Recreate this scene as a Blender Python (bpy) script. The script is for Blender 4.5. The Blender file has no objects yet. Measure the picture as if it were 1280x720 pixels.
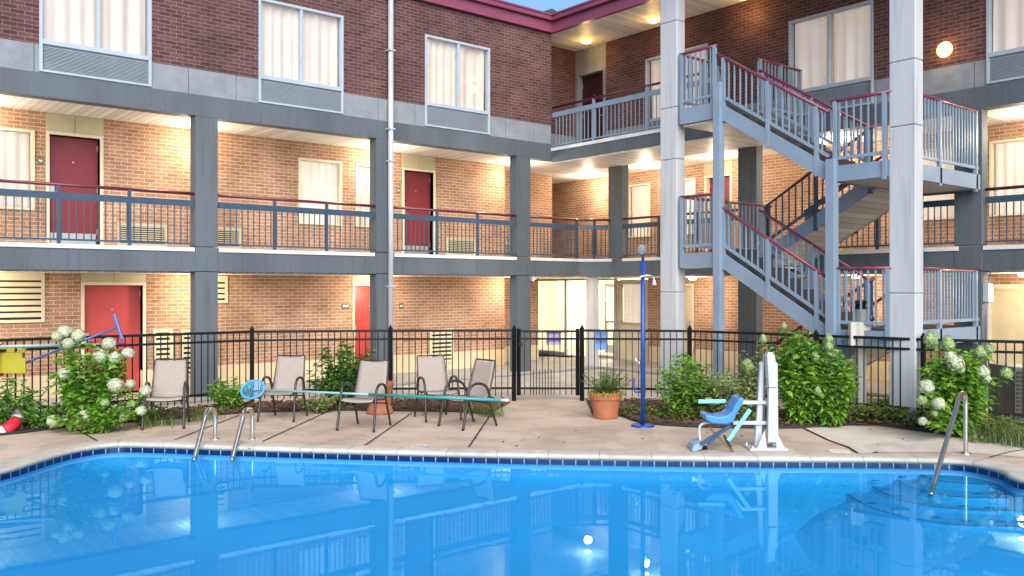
import bpy, bmesh, math, random
from mathutils import Vector, Matrix
R = math.radians
random.seed(7)
sc = bpy.context.scene
col = sc.collection

# ------------------------------------------------------------------ camera, sky, sun, exposure
TH = .6931; CT, ST = math.cos(TH), math.sin(TH)
FPX, HY, H = 1101.2, 360.5, 1.98
CAM = Vector((-14.0504, -15.4611))
cd = bpy.data.cameras.new('camera'); cam = bpy.data.objects.new('camera', cd); col.objects.link(cam)
cd.sensor_width = 36; cd.lens = FPX / 1280 * 36; cd.clip_end = 2000; cd.clip_start = .05
cam.location = (CAM.x, CAM.y, H); cam.rotation_euler = (R(90), 0, -TH)
sc.camera = cam
w = bpy.data.worlds.new('World'); sc.world = w; w.use_nodes = True
nt = w.node_tree; bgn = nt.nodes['Background']
sky = nt.nodes.new('ShaderNodeTexSky'); sky.sky_type = 'NISHITA'; sky.sun_disc = False
SUN_EL, SUN_AZ = R(32), R(208)     # azimuth clockwise from +Y
sky.sun_elevation = SUN_EL; sky.sun_rotation = SUN_AZ; sky.ozone_density = 5.0; sky.air_density = 1.0
nt.links.new(sky.outputs[0], bgn.inputs[0]); bgn.inputs[1].default_value = .075
sl = bpy.data.lights.new('sun', 'SUN'); sl.energy = 2.0; sl.angle = R(60); sl.color = (1, .93, .84)
so = bpy.data.objects.new('sun', sl); col.objects.link(so)
sd = Vector((math.sin(SUN_AZ) * math.cos(SUN_EL), math.cos(SUN_AZ) * math.cos(SUN_EL), math.sin(SUN_EL)))
so.rotation_euler = sd.to_track_quat('Z', 'Y').to_euler(); so.location = (-20, -30, 30)
sc.view_settings.view_transform = 'Standard'; sc.view_settings.look = 'None'
sc.view_settings.exposure = 1.5; sc.view_settings.gamma = 1
LAMP_W = 27.0

def G(px, py, z=0):                         # the ground point (height z) seen at a pixel of the 1280x720 photograph
    t = (H - z) * FPX / (py - HY); u = (px - 640) / FPX
    return Vector((CAM.x + t * (u * CT + ST), CAM.y + t * (-u * ST + CT), z))
def K(X, Y, z=0):                           # metres right of / ahead of the camera
    return Vector((CAM.x + X * CT + Y * ST, CAM.y - X * ST + Y * CT, z))
def at(px, py, d):                          # point at depth d
    return K((px - 640) / FPX * d, d, H + (HY - py) * d / FPX)

# ------------------------------------------------------------------ mesh helpers
class MB:
    def __init__(s): s.v = []; s.f = []; s.uv = {}
    def box(s, x0, x1, y0, y1, z0, z1):
        b = len(s.v)
        s.v += [(x0,y0,z0),(x1,y0,z0),(x1,y1,z0),(x0,y1,z0),(x0,y0,z1),(x1,y0,z1),(x1,y1,z1),(x0,y1,z1)]
        s.f += [tuple(b+i for i in q) for q in ((0,3,2,1),(4,5,6,7),(0,1,5,4),(1,2,6,5),(2,3,7,6),(3,0,4,7))]
        return s
    def obox(s, c, size, M):
        b = len(s.v); hx, hy, hz = [k/2 for k in size]; c = Vector(c)
        for x,y,z in ((-1,-1,-1),(1,-1,-1),(1,1,-1),(-1,1,-1),(-1,-1,1),(1,-1,1),(1,1,1),(-1,1,1)):
            s.v.append(tuple(c + M @ Vector((x*hx,y*hy,z*hz))))
        s.f += [tuple(b+i for i in q) for q in ((0,3,2,1),(4,5,6,7),(0,1,5,4),(1,2,6,5),(2,3,7,6),(3,0,4,7))]
        return s
    def bar(s, p, q, wd, ht, up=(0,0,1)):   # rectangular bar from p to q
        p, q = Vector(p), Vector(q); d = (q-p); L = d.length; d.normalize()
        up = Vector(up)
        if abs(d.dot(up)) > .98: up = Vector((1,0,0))
        x = up.cross(d).normalized(); y = d.cross(x)
        M = Matrix((x, y, d)).transposed()
        return s.obox((p+q)/2, (wd, ht, L), M)
    def tube(s, pts, r, n=8, caps=True):
        pts = [Vector(p) for p in pts]; b0 = len(s.v); ref = None
        for i, p in enumerate(pts):
            d = (pts[min(i+1,len(pts)-1)] - pts[max(i-1,0)]).normalized()
            if ref is None:
                ref = Vector((0,0,1)) if abs(d.z) < .9 else Vector((1,0,0))
            x = (ref - d*ref.dot(d)).normalized(); y = d.cross(x); ref = x
            rr = r[i] if isinstance(r, (list,tuple)) else r
            for k in range(n):
                a = 2*math.pi*k/n; s.v.append(tuple(p + x*math.cos(a)*rr + y*math.sin(a)*rr))
        for i in range(len(pts)-1):
            for k in range(n):
                a, c = b0+i*n+k, b0+i*n+(k+1)%n
                s.f.append((a, c, c+n, a+n))
        if caps:
            s.f.append(tuple(b0+k for k in range(n))[::-1]); s.f.append(tuple(b0+(len(pts)-1)*n+k for k in range(n)))
        return s
    def lathe(s, prof, c=(0,0,0), n=24, axis=None):
        b = len(s.v); c = Vector(c); M = axis or Matrix.Identity(3)
        for r, z in prof:
            for k in range(n):
                a = 2*math.pi*k/n; s.v.append(tuple(c + M @ Vector((r*math.cos(a), r*math.sin(a), z))))
        for i in range(len(prof)-1):
            for k in range(n):
                s.f.append((b+i*n+k, b+i*n+(k+1)%n, b+(i+1)*n+(k+1)%n, b+(i+1)*n+k))
        return s
    def prism(s, poly, ax, a0, a1):         # poly of 2D points extruded along axis ax ('x','y','z')
        b = len(s.v); n = len(poly)
        for a in (a0, a1):
            for p, q in poly:
                s.v.append({'x':(a,p,q),'y':(p,a,q),'z':(p,q,a)}[ax])
        s.f.append(tuple(b+i for i in range(n))); s.f.append(tuple(b+n+i for i in range(n))[::-1])
        for i in range(n):
            j = (i+1)%n; s.f.append((b+i, b+n+i, b+n+j, b+j))
        return s
    def quad(s, a, b_, c, d):
        b = len(s.v); s.v += [tuple(a),tuple(b_),tuple(c),tuple(d)]; s.f.append((b,b+1,b+2,b+3)); return s
    def build(s, name, mat, parent=None, smooth=False, bevel=0, seg=2, fix=True, loc=None):
        me = bpy.data.meshes.new(name); me.from_pydata(s.v, [], s.f)
        if fix:
            bm = bmesh.new(); bm.from_mesh(me); bmesh.ops.recalc_face_normals(bm, faces=bm.faces); bm.to_mesh(me); bm.free()
        o = bpy.data.objects.new(name, me); col.objects.link(o); me.materials.append(mat)
        if smooth:
            me.polygons.foreach_set('use_smooth', [True]*len(me.polygons))
            if smooth == 'auto':
                m = None
        if bevel:
            m = o.modifiers.new('bevel', 'BEVEL'); m.width = bevel; m.segments = seg; m.limit_method = 'ANGLE'; m.angle_limit = R(40)
        if parent: o.parent = parent
        if loc: o.location = loc
        return o

def tag(o, label=None, cat=None, group=None, kind=None):
    if label: o['label'] = label
    if cat: o['category'] = cat
    if group: o['group'] = group
    if kind: o['kind'] = kind
    return o
def empty(name, label, cat, loc=(0,0,0), rz=0, group=None):
    o = bpy.data.objects.new(name, None); col.objects.link(o); o.location = loc; o.rotation_euler = (0,0,rz)
    o.empty_display_size = .2
    return tag(o, label, cat, group)
def copy_tree(o, parent=None):
    c = o.copy(); col.objects.link(c)
    if parent: c.parent = parent
    for ch in list(o.children): copy_tree(ch, c)
    return c
def catmull(pts, n=8, closed=False):
    P = [Vector(p) for p in pts]; out = []; N = len(P)
    for i in range(N if closed else N-1):
        p0 = P[(i-1)%N] if closed or i > 0 else P[0]; p1 = P[i]; p2 = P[(i+1)%N]
        p3 = P[(i+2)%N] if closed or i+2 < N else P[-1]
        for k in range(n):
            t = k/n
            out.append(.5*((2*p1)+(p2-p0)*t+(2*p0-5*p1+4*p2-p3)*t*t+(3*p1-p0-3*p2+p3)*t**3))
    if not closed: out.append(P[-1])
    return out

# ------------------------------------------------------------------ materials
def new_mat(name):
    m = bpy.data.materials.new(name); m.use_nodes = True
    n = m.node_tree; return m, n, n.nodes['Principled BSDF'], n.links
def coords(n, kind='Object', scale=1.0):
    tc = n.nodes.new('ShaderNodeTexCoord'); return tc.outputs[kind]
def paint(name, c, rough=.5, var=.12, nscale=3.0, metal=0, bump=.0, bscale=60, spec=.5, streak=False):
    m, n, b, L = new_mat(name)
    tx = n.nodes.new('ShaderNodeTexNoise'); tx.inputs['Scale'].default_value = nscale; tx.inputs['Detail'].default_value = 6
    v = coords(n)
    if streak:
        mp = n.nodes.new('ShaderNodeMapping'); mp.inputs['Scale'].default_value = (1,1,.15); L.new(v, mp.inputs[0]); v = mp.outputs[0]
    L.new(v, tx.inputs['Vector'])
    cr = n.nodes.new('ShaderNodeValToRGB'); cr.color_ramp.elements[0].position = .3; cr.color_ramp.elements[1].position = .7
    cr.color_ramp.elements[0].color = (*[k*(1-var) for k in c], 1); cr.color_ramp.elements[1].color = (*[min(1,k*(1+var)) for k in c], 1)
    L.new(tx.outputs['Fac'], cr.inputs[0]); L.new(cr.outputs[0], b.inputs['Base Color'])
    if streak:
        m2 = n.nodes.new('ShaderNodeMapping'); m2.inputs['Scale'].default_value = (1,1,.07); L.new(coords(n), m2.inputs[0])
        t3 = n.nodes.new('ShaderNodeTexNoise'); t3.inputs['Scale'].default_value = 11; t3.inputs['Detail'].default_value = 5; L.new(m2.outputs[0], t3.inputs['Vector'])
        r3 = n.nodes.new('ShaderNodeMapRange'); r3.inputs[1].default_value = .52; r3.inputs[2].default_value = .78; r3.inputs[3].default_value = 1; r3.inputs[4].default_value = .72; L.new(t3.outputs['Fac'], r3.inputs[0])
        x3 = n.nodes.new('ShaderNodeMixRGB'); x3.blend_type = 'MULTIPLY'; x3.inputs[0].default_value = 1; L.new(cr.outputs[0], x3.inputs[1]); L.new(r3.outputs[0], x3.inputs[2]); L.new(x3.outputs[0], b.inputs['Base Color'])
    b.inputs['Roughness'].default_value = rough; b.inputs['Metallic'].default_value = metal
    b.inputs['Specular IOR Level'].default_value = spec
    if bump:
        t2 = n.nodes.new('ShaderNodeTexNoise'); t2.inputs['Scale'].default_value = bscale; t2.inputs['Detail'].default_value = 4
        L.new(coords(n), t2.inputs['Vector'])
        bp = n.nodes.new('ShaderNodeBump'); bp.inputs['Strength'].default_value = bump; bp.inputs['Distance'].default_value = .01
        L.new(t2.outputs['Fac'], bp.inputs['Height']); L.new(bp.outputs[0], b.inputs['Normal'])
    return m
def swz(n, L, ax):                           # (along wall, height, 0) in metres
    sp = n.nodes.new('ShaderNodeSeparateXYZ'); L.new(coords(n), sp.inputs[0])
    cb = n.nodes.new('ShaderNodeCombineXYZ')
    L.new(sp.outputs[0 if ax == 'L' else 1], cb.inputs[0]); L.new(sp.outputs[2], cb.inputs[1]); return cb.outputs[0]
def brick(name, c1, c2, mo, ax, bw=.203, bh=.0677, mort=.0055):
    m, n, b, L = new_mat(name)
    v = swz(n, L, ax)
    nz = n.nodes.new('ShaderNodeTexNoise'); nz.inputs['Scale'].default_value = 9; L.new(v, nz.inputs['Vector'])
    ad = n.nodes.new('ShaderNodeMixRGB'); ad.inputs[0].default_value = .004; L.new(v, ad.inputs[1]); L.new(nz.outputs['Color'], ad.inputs[2])
    br = n.nodes.new('ShaderNodeTexBrick'); L.new(ad.outputs[0], br.inputs['Vector'])
    br.inputs['Scale'].default_value = 1; br.inputs['Brick Width'].default_value = bw; br.inputs['Row Height'].default_value = bh
    br.inputs['Mortar Size'].default_value = mort; br.inputs['Mortar Smooth'].default_value = .25; br.inputs['Bias'].default_value = 0
    br.inputs['Color1'].default_value = (*c1,1); br.inputs['Color2'].default_value = (*c2,1); br.inputs['Mortar'].default_value = (*mo,1)
    n2 = n.nodes.new('ShaderNodeTexNoise'); n2.inputs['Scale'].default_value = 1.3; n2.inputs['Detail'].default_value = 5; L.new(v, n2.inputs['Vector'])
    mr = n.nodes.new('ShaderNodeMapRange'); mr.inputs[1].default_value = .3; mr.inputs[2].default_value = .7; mr.inputs[3].default_value = .76; mr.inputs[4].default_value = 1.2
    L.new(n2.outputs['Fac'], mr.inputs[0])
    n3 = n.nodes.new('ShaderNodeTexNoise'); n3.inputs['Scale'].default_value = 40; n3.inputs['Detail'].default_value = 3; L.new(v, n3.inputs['Vector'])
    m3 = n.nodes.new('ShaderNodeMapRange'); m3.inputs[1].default_value = .3; m3.inputs[2].default_value = .7; m3.inputs[3].default_value = .85; m3.inputs[4].default_value = 1.15
    L.new(n3.outputs['Fac'], m3.inputs[0])
    mm = n.nodes.new('ShaderNodeMath'); mm.operation = 'MULTIPLY'; L.new(mr.outputs[0], mm.inputs[0]); L.new(m3.outputs[0], mm.inputs[1])
    mx = n.nodes.new('ShaderNodeMixRGB'); mx.blend_type = 'MULTIPLY'; mx.inputs[0].default_value = 1
    L.new(br.outputs['Color'], mx.inputs[1]); L.new(mm.outputs[0], mx.inputs[2]); L.new(mx.outputs[0], b.inputs['Base Color'])
    bp = n.nodes.new('ShaderNodeBump'); bp.invert = True; bp.inputs['Strength'].default_value = .6; bp.inputs['Distance'].default_value = .008
    L.new(br.outputs['Fac'], bp.inputs['Height']); L.new(bp.outputs[0], b.inputs['Normal'])
    b.inputs['Roughness'].default_value = .85; b.inputs['Specular IOR Level'].default_value = .25
    return m
def plank(name, c, ax, wd=.11, rough=.5):    # soffit boards, grooves every wd metres along x ('L') or y ('W')
    m, n, b, L = new_mat(name)
    sp = n.nodes.new('ShaderNodeSeparateXYZ'); L.new(coords(n), sp.inputs[0])
    mu = n.nodes.new('ShaderNodeMath'); mu.operation = 'DIVIDE'; L.new(sp.outputs[0 if ax == 'L' else 1], mu.inputs[0]); mu.inputs[1].default_value = wd
    fr = n.nodes.new('ShaderNodeMath'); fr.operation = 'FRACT'; L.new(mu.outputs[0], fr.inputs[0])
    cr = n.nodes.new('ShaderNodeValToRGB'); e = cr.color_ramp.elements
    e[0].position = 0; e[0].color = (*[k*.30 for k in c],1); e[1].position = .16; e[1].color = (*c,1)
    L.new(fr.outputs[0], cr.inputs[0])
    fl = n.nodes.new('ShaderNodeMath'); fl.operation = 'FLOOR'; L.new(mu.outputs[0], fl.inputs[0])
    wn = n.nodes.new('ShaderNodeTexWhiteNoise'); wn.noise_dimensions = '1D'; L.new(fl.outputs[0], wn.inputs['W'])
    mr = n.nodes.new('ShaderNodeMapRange'); mr.inputs[3].default_value = .78; mr.inputs[4].default_value = 1.06; L.new(wn.outputs[0], mr.inputs[0])
    mx = n.nodes.new('ShaderNodeMixRGB'); mx.blend_type = 'MULTIPLY'; mx.inputs[0].default_value = 1
    L.new(cr.outputs[0], mx.inputs[1]); L.new(mr.outputs[0], mx.inputs[2]); L.new(mx.outputs[0], b.inputs['Base Color'])
    b.inputs['Roughness'].default_value = rough
    return m
def emis(name, c, s, base=(.8,.8,.8)):
    m, n, b, L = new_mat(name); b.inputs['Base Color'].default_value = (*base,1)
    b.inputs['Emission Color'].default_value = (*c,1); b.inputs['Emission Strength'].default_value = s
    return m
def glassy(name, tint=(.95,.97,.97), ior=1.5, bump=0, bscale=1.0, rough=0.0, gl=(1,1,1)):
    m, n, b, L = new_mat(name); n.nodes.remove(b); out = n.nodes['Material Output']
    t = n.nodes.new('ShaderNodeBsdfTransparent'); t.inputs[0].default_value = (*tint,1)
    g = n.nodes.new('ShaderNodeBsdfGlossy'); g.inputs['Roughness'].default_value = rough
    f = n.nodes.new('ShaderNodeFresnel')
    ge = n.nodes.new('ShaderNodeNewGeometry'); mi = n.nodes.new('ShaderNodeMapRange'); mi.inputs[3].default_value = ior; mi.inputs[4].default_value = 1/ior
    L.new(ge.outputs['Backfacing'], mi.inputs[0]); L.new(mi.outputs[0], f.inputs[0]); g.inputs[0].default_value = (*gl,1)
    x = n.nodes.new('ShaderNodeMixShader'); L.new(f.outputs[0], x.inputs[0]); L.new(t.outputs[0], x.inputs[1]); L.new(g.outputs[0], x.inputs[2])
    L.new(x.outputs[0], out.inputs[0])
    if bump:
        tx = n.nodes.new('ShaderNodeTexNoise'); tx.inputs['Scale'].default_value = bscale; tx.inputs['Detail'].default_value = 5; tx.inputs['Distortion'].default_value = 1.2
        L.new(coords(n), tx.inputs['Vector'])
        bp = n.nodes.new('ShaderNodeBump'); bp.inputs['Strength'].default_value = bump; bp.inputs['Distance'].default_value = .02
        L.new(tx.outputs['Fac'], bp.inputs['Height']); L.new(bp.outputs[0], g.inputs['Normal']); L.new(bp.outputs[0], f.inputs['Normal'])
    return m
def leafmat(name, c1, c2, rough=.45, trans=.35):
    m, n, b, L = new_mat(name)
    g = n.nodes.new('ShaderNodeNewGeometry')
    cr = n.nodes.new('ShaderNodeValToRGB'); cr.color_ramp.elements[0].color = (*c1,1); cr.color_ramp.elements[1].color = (*c2,1)
    L.new(g.outputs['Random Per Island'], cr.inputs[0]); L.new(cr.outputs[0], b.inputs['Base Color'])
    b.inputs['Roughness'].default_value = rough; b.inputs['Specular IOR Level'].default_value = .4
    t = n.nodes.new('ShaderNodeBsdfTranslucent'); L.new(cr.outputs[0], t.inputs[0])
    x = n.nodes.new('ShaderNodeMixShader'); x.inputs[0].default_value = trans
    out = n.nodes['Material Output']; L.new(b.outputs[0], x.inputs[1]); L.new(t.outputs[0], x.inputs[2]); L.new(x.outputs[0], out.inputs[0])
    return m
def ground_mat(name, c1, c2, sc1=.6, sc2=60, bump=.3, rough=.9, spots=True):
    m, n, b, L = new_mat(name); v = coords(n)
    a = n.nodes.new('ShaderNodeTexNoise'); a.inputs['Scale'].default_value = sc1; a.inputs['Detail'].default_value = 8; a.inputs['Roughness'].default_value = .65; L.new(v, a.inputs['Vector'])
    cr = n.nodes.new('ShaderNodeValToRGB'); cr.color_ramp.elements[0].position = .3; cr.color_ramp.elements[1].position = .7
    cr.color_ramp.elements[0].color = (*c1,1); cr.color_ramp.elements[1].color = (*c2,1); L.new(a.outputs['Fac'], cr.inputs[0])
    f = n.nodes.new('ShaderNodeTexNoise'); f.inputs['Scale'].default_value = sc2; f.inputs['Detail'].default_value = 4; L.new(v, f.inputs['Vector'])
    mr = n.nodes.new('ShaderNodeMapRange'); mr.inputs[1].default_value = .3; mr.inputs[2].default_value = .7; mr.inputs[3].default_value = .88; mr.inputs[4].default_value = 1.1; L.new(f.outputs['Fac'], mr.inputs[0])
    mx = n.nodes.new('ShaderNodeMixRGB'); mx.blend_type = 'MULTIPLY'; mx.inputs[0].default_value = 1; L.new(cr.outputs[0], mx.inputs[1]); L.new(mr.outputs[0], mx.inputs[2])
    last = mx.outputs[0]
    if spots:
        vo = n.nodes.new('ShaderNodeTexVoronoi'); vo.inputs['Scale'].default_value = 3.1; L.new(v, vo.inputs['Vector'])
        st = n.nodes.new('ShaderNodeMapRange'); st.inputs[1].default_value = .03; st.inputs[2].default_value = .07; st.inputs[3].default_value = .55; st.inputs[4].default_value = 1; L.new(vo.outputs['Distance'], st.inputs[0])
        m2 = n.nodes.new('ShaderNodeMixRGB'); m2.blend_type = 'MULTIPLY'; m2.inputs[0].default_value = 1; L.new(last, m2.inputs[1]); L.new(st.outputs[0], m2.inputs[2]); last = m2.outputs[0]
    if spots:
        w1 = n.nodes.new('ShaderNodeTexNoise'); w1.inputs['Scale'].default_value = .9; w1.inputs['Detail'].default_value = 9; w1.inputs['Distortion'].default_value = 1.5; L.new(v, w1.inputs['Vector'])
        w2_ = n.nodes.new('ShaderNodeMapRange'); w2_.inputs[1].default_value = .50; w2_.inputs[2].default_value = .58; w2_.inputs[3].default_value = 1; w2_.inputs[4].default_value = .86; L.new(w1.outputs['Fac'], w2_.inputs[0])
        m6 = n.nodes.new('ShaderNodeMixRGB'); m6.blend_type = 'MULTIPLY'; m6.inputs[0].default_value = 1; L.new(last, m6.inputs[1]); L.new(w2_.outputs[0], m6.inputs[2]); last = m6.outputs[0]
        cv_ = n.nodes.new('ShaderNodeTexVoronoi'); cv_.feature = 'DISTANCE_TO_EDGE'; cv_.inputs['Scale'].default_value = .28; L.new(w1.outputs['Color'], cv_.inputs['Vector'])
        ad_ = n.nodes.new('ShaderNodeMixRGB'); ad_.blend_type = 'ADD'; ad_.inputs[0].default_value = .35; L.new(v, ad_.inputs[1]); L.new(w1.outputs['Color'], ad_.inputs[2]); L.new(ad_.outputs[0], cv_.inputs['Vector'])
        c7 = n.nodes.new('ShaderNodeMapRange'); c7.inputs[1].default_value = .0; c7.inputs[2].default_value = .003; c7.inputs[3].default_value = .82; c7.inputs[4].default_value = 1; L.new(cv_.outputs['Distance'], c7.inputs[0])
        m7 = n.nodes.new('ShaderNodeMixRGB'); m7.blend_type = 'MULTIPLY'; m7.inputs[0].default_value = 1; L.new(last, m7.inputs[1]); L.new(c7.outputs[0], m7.inputs[2]); last = m7.outputs[0]
    L.new(last, b.inputs['Base Color']); b.inputs['Roughness'].default_value = rough; b.inputs['Specular IOR Level'].default_value = .3
    bp = n.nodes.new('ShaderNodeBump'); bp.inputs['Strength'].default_value = bump; bp.inputs['Distance'].default_value = .01; L.new(f.outputs['Fac'], bp.inputs['Height']); L.new(bp.outputs[0], b.inputs['Normal'])
    return m

UP1, UP2, UPM = (.068,.028,.028), (.112,.052,.050), (.19,.135,.13)
LO1, LO2, LOM = (.28,.15,.092), (.37,.215,.135), (.56,.45,.345)
M = dict(
    brickL=brick('dark red brick', UP1, UP2, UPM, 'L'), brickW=brick('dark red brick right', UP1, UP2, UPM, 'W'),
    tanL=brick('tan brick', LO1, LO2, LOM, 'L'), tanW=brick('tan brick right', LO1, LO2, LOM, 'W'),
    panel=paint('grey stone panel', (.20,.22,.245), .75, .16, 3.2, bump=1.0, bscale=7),
    slate=paint('slate blue masonry paint', (.078,.096,.114), .7, .2, 1.1, bump=.3, bscale=50, streak=True),
    lip=paint('white slab lip', (.62,.62,.62), .6, .1),
    soffL=plank('soffit boards', (.74,.71,.65), 'L', .13), soffW=plank('soffit boards right', (.74,.71,.66), 'W', .13),
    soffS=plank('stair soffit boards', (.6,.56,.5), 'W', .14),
    white=paint('off white column paint', (.44,.46,.485), .55, .08, 1.2, bump=.15, bscale=40, streak=True),
    frame=paint('pale blue window metal', (.34,.40,.46), .4, .06),
    cream=paint('cream trim paint', (.62,.54,.40), .55, .08),
    olive=paint('beige door panel', (.42,.37,.25), .6, .08),
    red=paint('dark red door paint', (.18,.020,.025), .42, .1, 1.4),
    shadedoor=paint('maroon door with shade painted in', (.035,.008,.012), .4, .1, 1.4), grey=paint('grey plastic', (.12,.145,.18), .55, .1),  # door leaf colour darkened to hold the shade under the eave
    red2=paint('bright red door paint', (.42,.05,.045), .42, .08, 1.4),
    maroon=paint('maroon rail paint', (.11,.015,.03), .3, .1),
    maroon2=paint('rose maroon stair rail', (.17,.03,.062), .3, .1),
    fascia=paint('mauve roof trim', (.20,.05,.09), .35, .08),
    navy=paint('navy railing paint', (.032,.062,.105), .35, .1),
    steel=paint('pale blue stair paint', (.19,.26,.34), .45, .1, 2.0, bump=.1),
    tread=paint('dark stair tread', (.05,.045,.05), .8, .2, 8, bump=.3),
    black=paint('black fence paint', (.005,.005,.006), .5, .2, spec=.25),
    alu=paint('brushed metal', (.62,.62,.62), .3, .05, metal=.85),
    chrome=paint('stainless steel', (.66,.62,.56), .27, .04, metal=1),
    roof=paint('dark shingles', (.035,.045,.05), .9, .3, 6, bump=.5, bscale=20),
    plinth=paint('beige plinth paint', (.60,.48,.31), .7, .1, 1.5, bump=.15),
    tile=paint('walkway floor', (.30,.29,.28), .6, .12, 2),
    glass=glassy('window glass', (.97,.98,.98), 1.45),
    pipe=paint('white downpipe', (.40,.42,.45), .45, .1, 4, streak=True),
    lampglass=emis('lit lamp glass', (1,.66,.24), 7),
    lampgold=emis('golden lit lamp glass', (1,.44,.07), 3.2),
    lampbase=paint('lamp metal', (.3,.28,.25), .4),
    dark=paint('dark recess', (.02,.02,.02), .9),
    terra=paint('terracotta', (.36,.125,.062), .75, .16, 6, bump=.2),
    soil=ground_mat('soil', (.03,.02,.014), (.06,.04,.028), 8, 60, .8, spots=False),
    blue=paint('bright blue enamel', (.010,.055,.26), .3, .08),
    whitemetal=paint('white lift enamel', (.46,.48,.52), .35, .04),
    plastblue=paint('blue seat plastic', (.04,.20,.52), .35, .06),
    aqua=paint('aqua painted metal', (.18,.50,.66), .35, .06),
    sling=paint('taupe sling fabric', (.30,.255,.225), .8, .06, 30, bump=.3, bscale=300),
    bronze=paint('dark bronze tube', (.026,.021,.019), .35, .15),
    yellow=paint('yellow plastic', (.34,.30,.02), .4, .06),
    redpl=paint('red plastic', (.55,.015,.03), .4, .06),
    post=paint('weathered white timber', (.42,.405,.37), .75, .12, 5, bump=.3, bscale=25, streak=True),
    wood=paint('brown stick', (.13,.07,.04), .7, .2),
    bluepole=paint('blue anodised pole', (.09,.14,.34), .3, .05, metal=.4),
    greentrim=paint('green plate', (.15,.2,.12), .5),
    plate=paint('grey number plate', (.10,.10,.09), .5),
    stem=paint('green brown stem', (.07,.08,.03), .8, .2),
    woodstem=paint('woody stem', (.09,.06,.04), .85, .2),
)
def curtain_mat(name='pale faintly glowing curtain', st=.10):
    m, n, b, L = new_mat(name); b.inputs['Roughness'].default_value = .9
    b.inputs['Emission Color'].default_value = (1,.80,.66,1); b.inputs['Emission Strength'].default_value = st  # weak emission put in the cloth to brighten it, no lamp behind
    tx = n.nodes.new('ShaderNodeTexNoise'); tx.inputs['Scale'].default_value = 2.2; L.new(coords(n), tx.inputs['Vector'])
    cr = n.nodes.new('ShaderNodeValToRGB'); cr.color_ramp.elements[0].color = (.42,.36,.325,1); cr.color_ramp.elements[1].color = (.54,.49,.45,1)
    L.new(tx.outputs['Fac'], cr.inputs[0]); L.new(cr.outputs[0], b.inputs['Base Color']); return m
M['curtain'] = curtain_mat(); M['curtainglow'] = curtain_mat('curtain with added glow', .20); M['curtainR'] = curtain_mat('right wing curtain with added glow', .13)  # stronger emission copies: one for bright windows, one to offset the eave shade
def louvre_mat(): 
    return paint('vent metal', (.36,.41,.46), .5, .08)
M['vent'] = louvre_mat()
M['creamvent'] = paint('cream louvre', (.60,.52,.36), .5, .06)

# ------------------------------------------------------------------ pool outline
WZ = -.080
far = [(0,598),(36,587),(66,577.5),(90,571),(117,566),(148,563),(190,563.5),(289,567),(430,571.5),(640,577),(880,581),(1038,582),(1100,582.5),(1186,584.5),(1219.5,588),(1253,597),(1280,609)]
pl = [G(x, y, WZ) for x, y in far]
pl += [K(5.95,8.6,WZ), K(6.25,7.4,WZ), K(6.35,5.6,WZ), K(6.3,3,WZ), K(5.9,1.7,WZ), K(4.8,1.3,WZ), K(0,1.3,WZ), K(-4.6,1.3,WZ), K(-5.7,1.8,WZ), K(-6.1,3.2,WZ), K(-6.1,6,WZ), K(-5.95,8.2,WZ)]
OUT = [Vector((p.x, p.y)) for p in catmull(pl, 8, True)]
def resample(P, n):
    d = [0]
    for i in range(len(P)): d.append(d[-1] + (P[(i+1)%len(P)]-P[i]).length)
    out = []; j = 0
    for k in range(n):
        t = d[-1]*k/n
        while d[j+1] < t: j += 1
        a, b = P[j], P[(j+1)%len(P)]; out.append(a.lerp(b, (t-d[j])/max(1e-9, d[j+1]-d[j])))
    return out
OUT = resample(OUT, 300)
def offs(P, o):
    n = len(P); res = []
    area = sum(P[i].x*P[(i+1)%n].y - P[(i+1)%n].x*P[i].y for i in range(n)); sg = 1 if area > 0 else -1
    for i in range(n):
        t = (P[(i+2)%n]-P[(i-2)%n]).normalized(); res.append(P[i] + Vector((t.y, -t.x))*o*sg)
    return res
def ring(P, prof, name, mat, kind=None, smooth=True, uvlen=False):
    me = bpy.data.meshes.new(name); n = len(P); v = []; f = []
    loops = [offs(P, o) for o, z in prof]
    for lp, (o, z) in zip(loops, prof): v += [(q.x, q.y, z) for q in lp]
    for i in range(len(prof)-1):
        for k in range(n): f.append((i*n+k, i*n+(k+1)%n, (i+1)*n+(k+1)%n, (i+1)*n+k))
    me.from_pydata(v, [], f)
    d = [0]
    for k in range(n): d.append(d[-1]+(P[(k+1)%n]-P[k]).length)
    uv = me.uv_layers.new(name='UVMap'); li = 0
    h = [0]
    for i in range(len(prof)-1): h.append(h[-1]+math.hypot(prof[i+1][0]-prof[i][0], prof[i+1][1]-prof[i][1]))
    for i in range(len(prof)-1):
        for k in range(n):
            for (kk, ii) in ((k,i),(k+1,i),(k+1,i+1),(k,i+1)):
                uv.data[li].uv = (d[kk], h[ii]); li += 1
    o = bpy.data.objects.new(name, me); col.objects.link(o); me.materials.append(mat)
    bm = bmesh.new(); bm.from_mesh(me); bmesh.ops.recalc_face_normals(bm, faces=bm.faces); bm.to_mesh(me); bm.free()
    if smooth: me.polygons.foreach_set('use_smooth', [True]*len(me.polygons))
    if kind: o['kind'] = kind
    return o
def sheet(name, outer, holes, z, mat, kind='structure'):
    bm = bmesh.new()
    for lp in [outer]+holes:
        vs = [bm.verts.new((p[0], p[1], z)) for p in lp]
        for i in range(len(vs)): bm.edges.new((vs[i], vs[(i+1)%len(vs)]))
    bmesh.ops.triangle_fill(bm, edges=bm.edges[:], use_beauty=True)
    for f in bm.faces:
        if f.normal.z < 0: f.normal_flip()
    me = bpy.data.meshes.new(name); bm.to_mesh(me); bm.free()
    o = bpy.data.objects.new(name, me); col.objects.link(o); me.materials.append(mat)
    if kind: o['kind'] = kind
    return o

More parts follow.
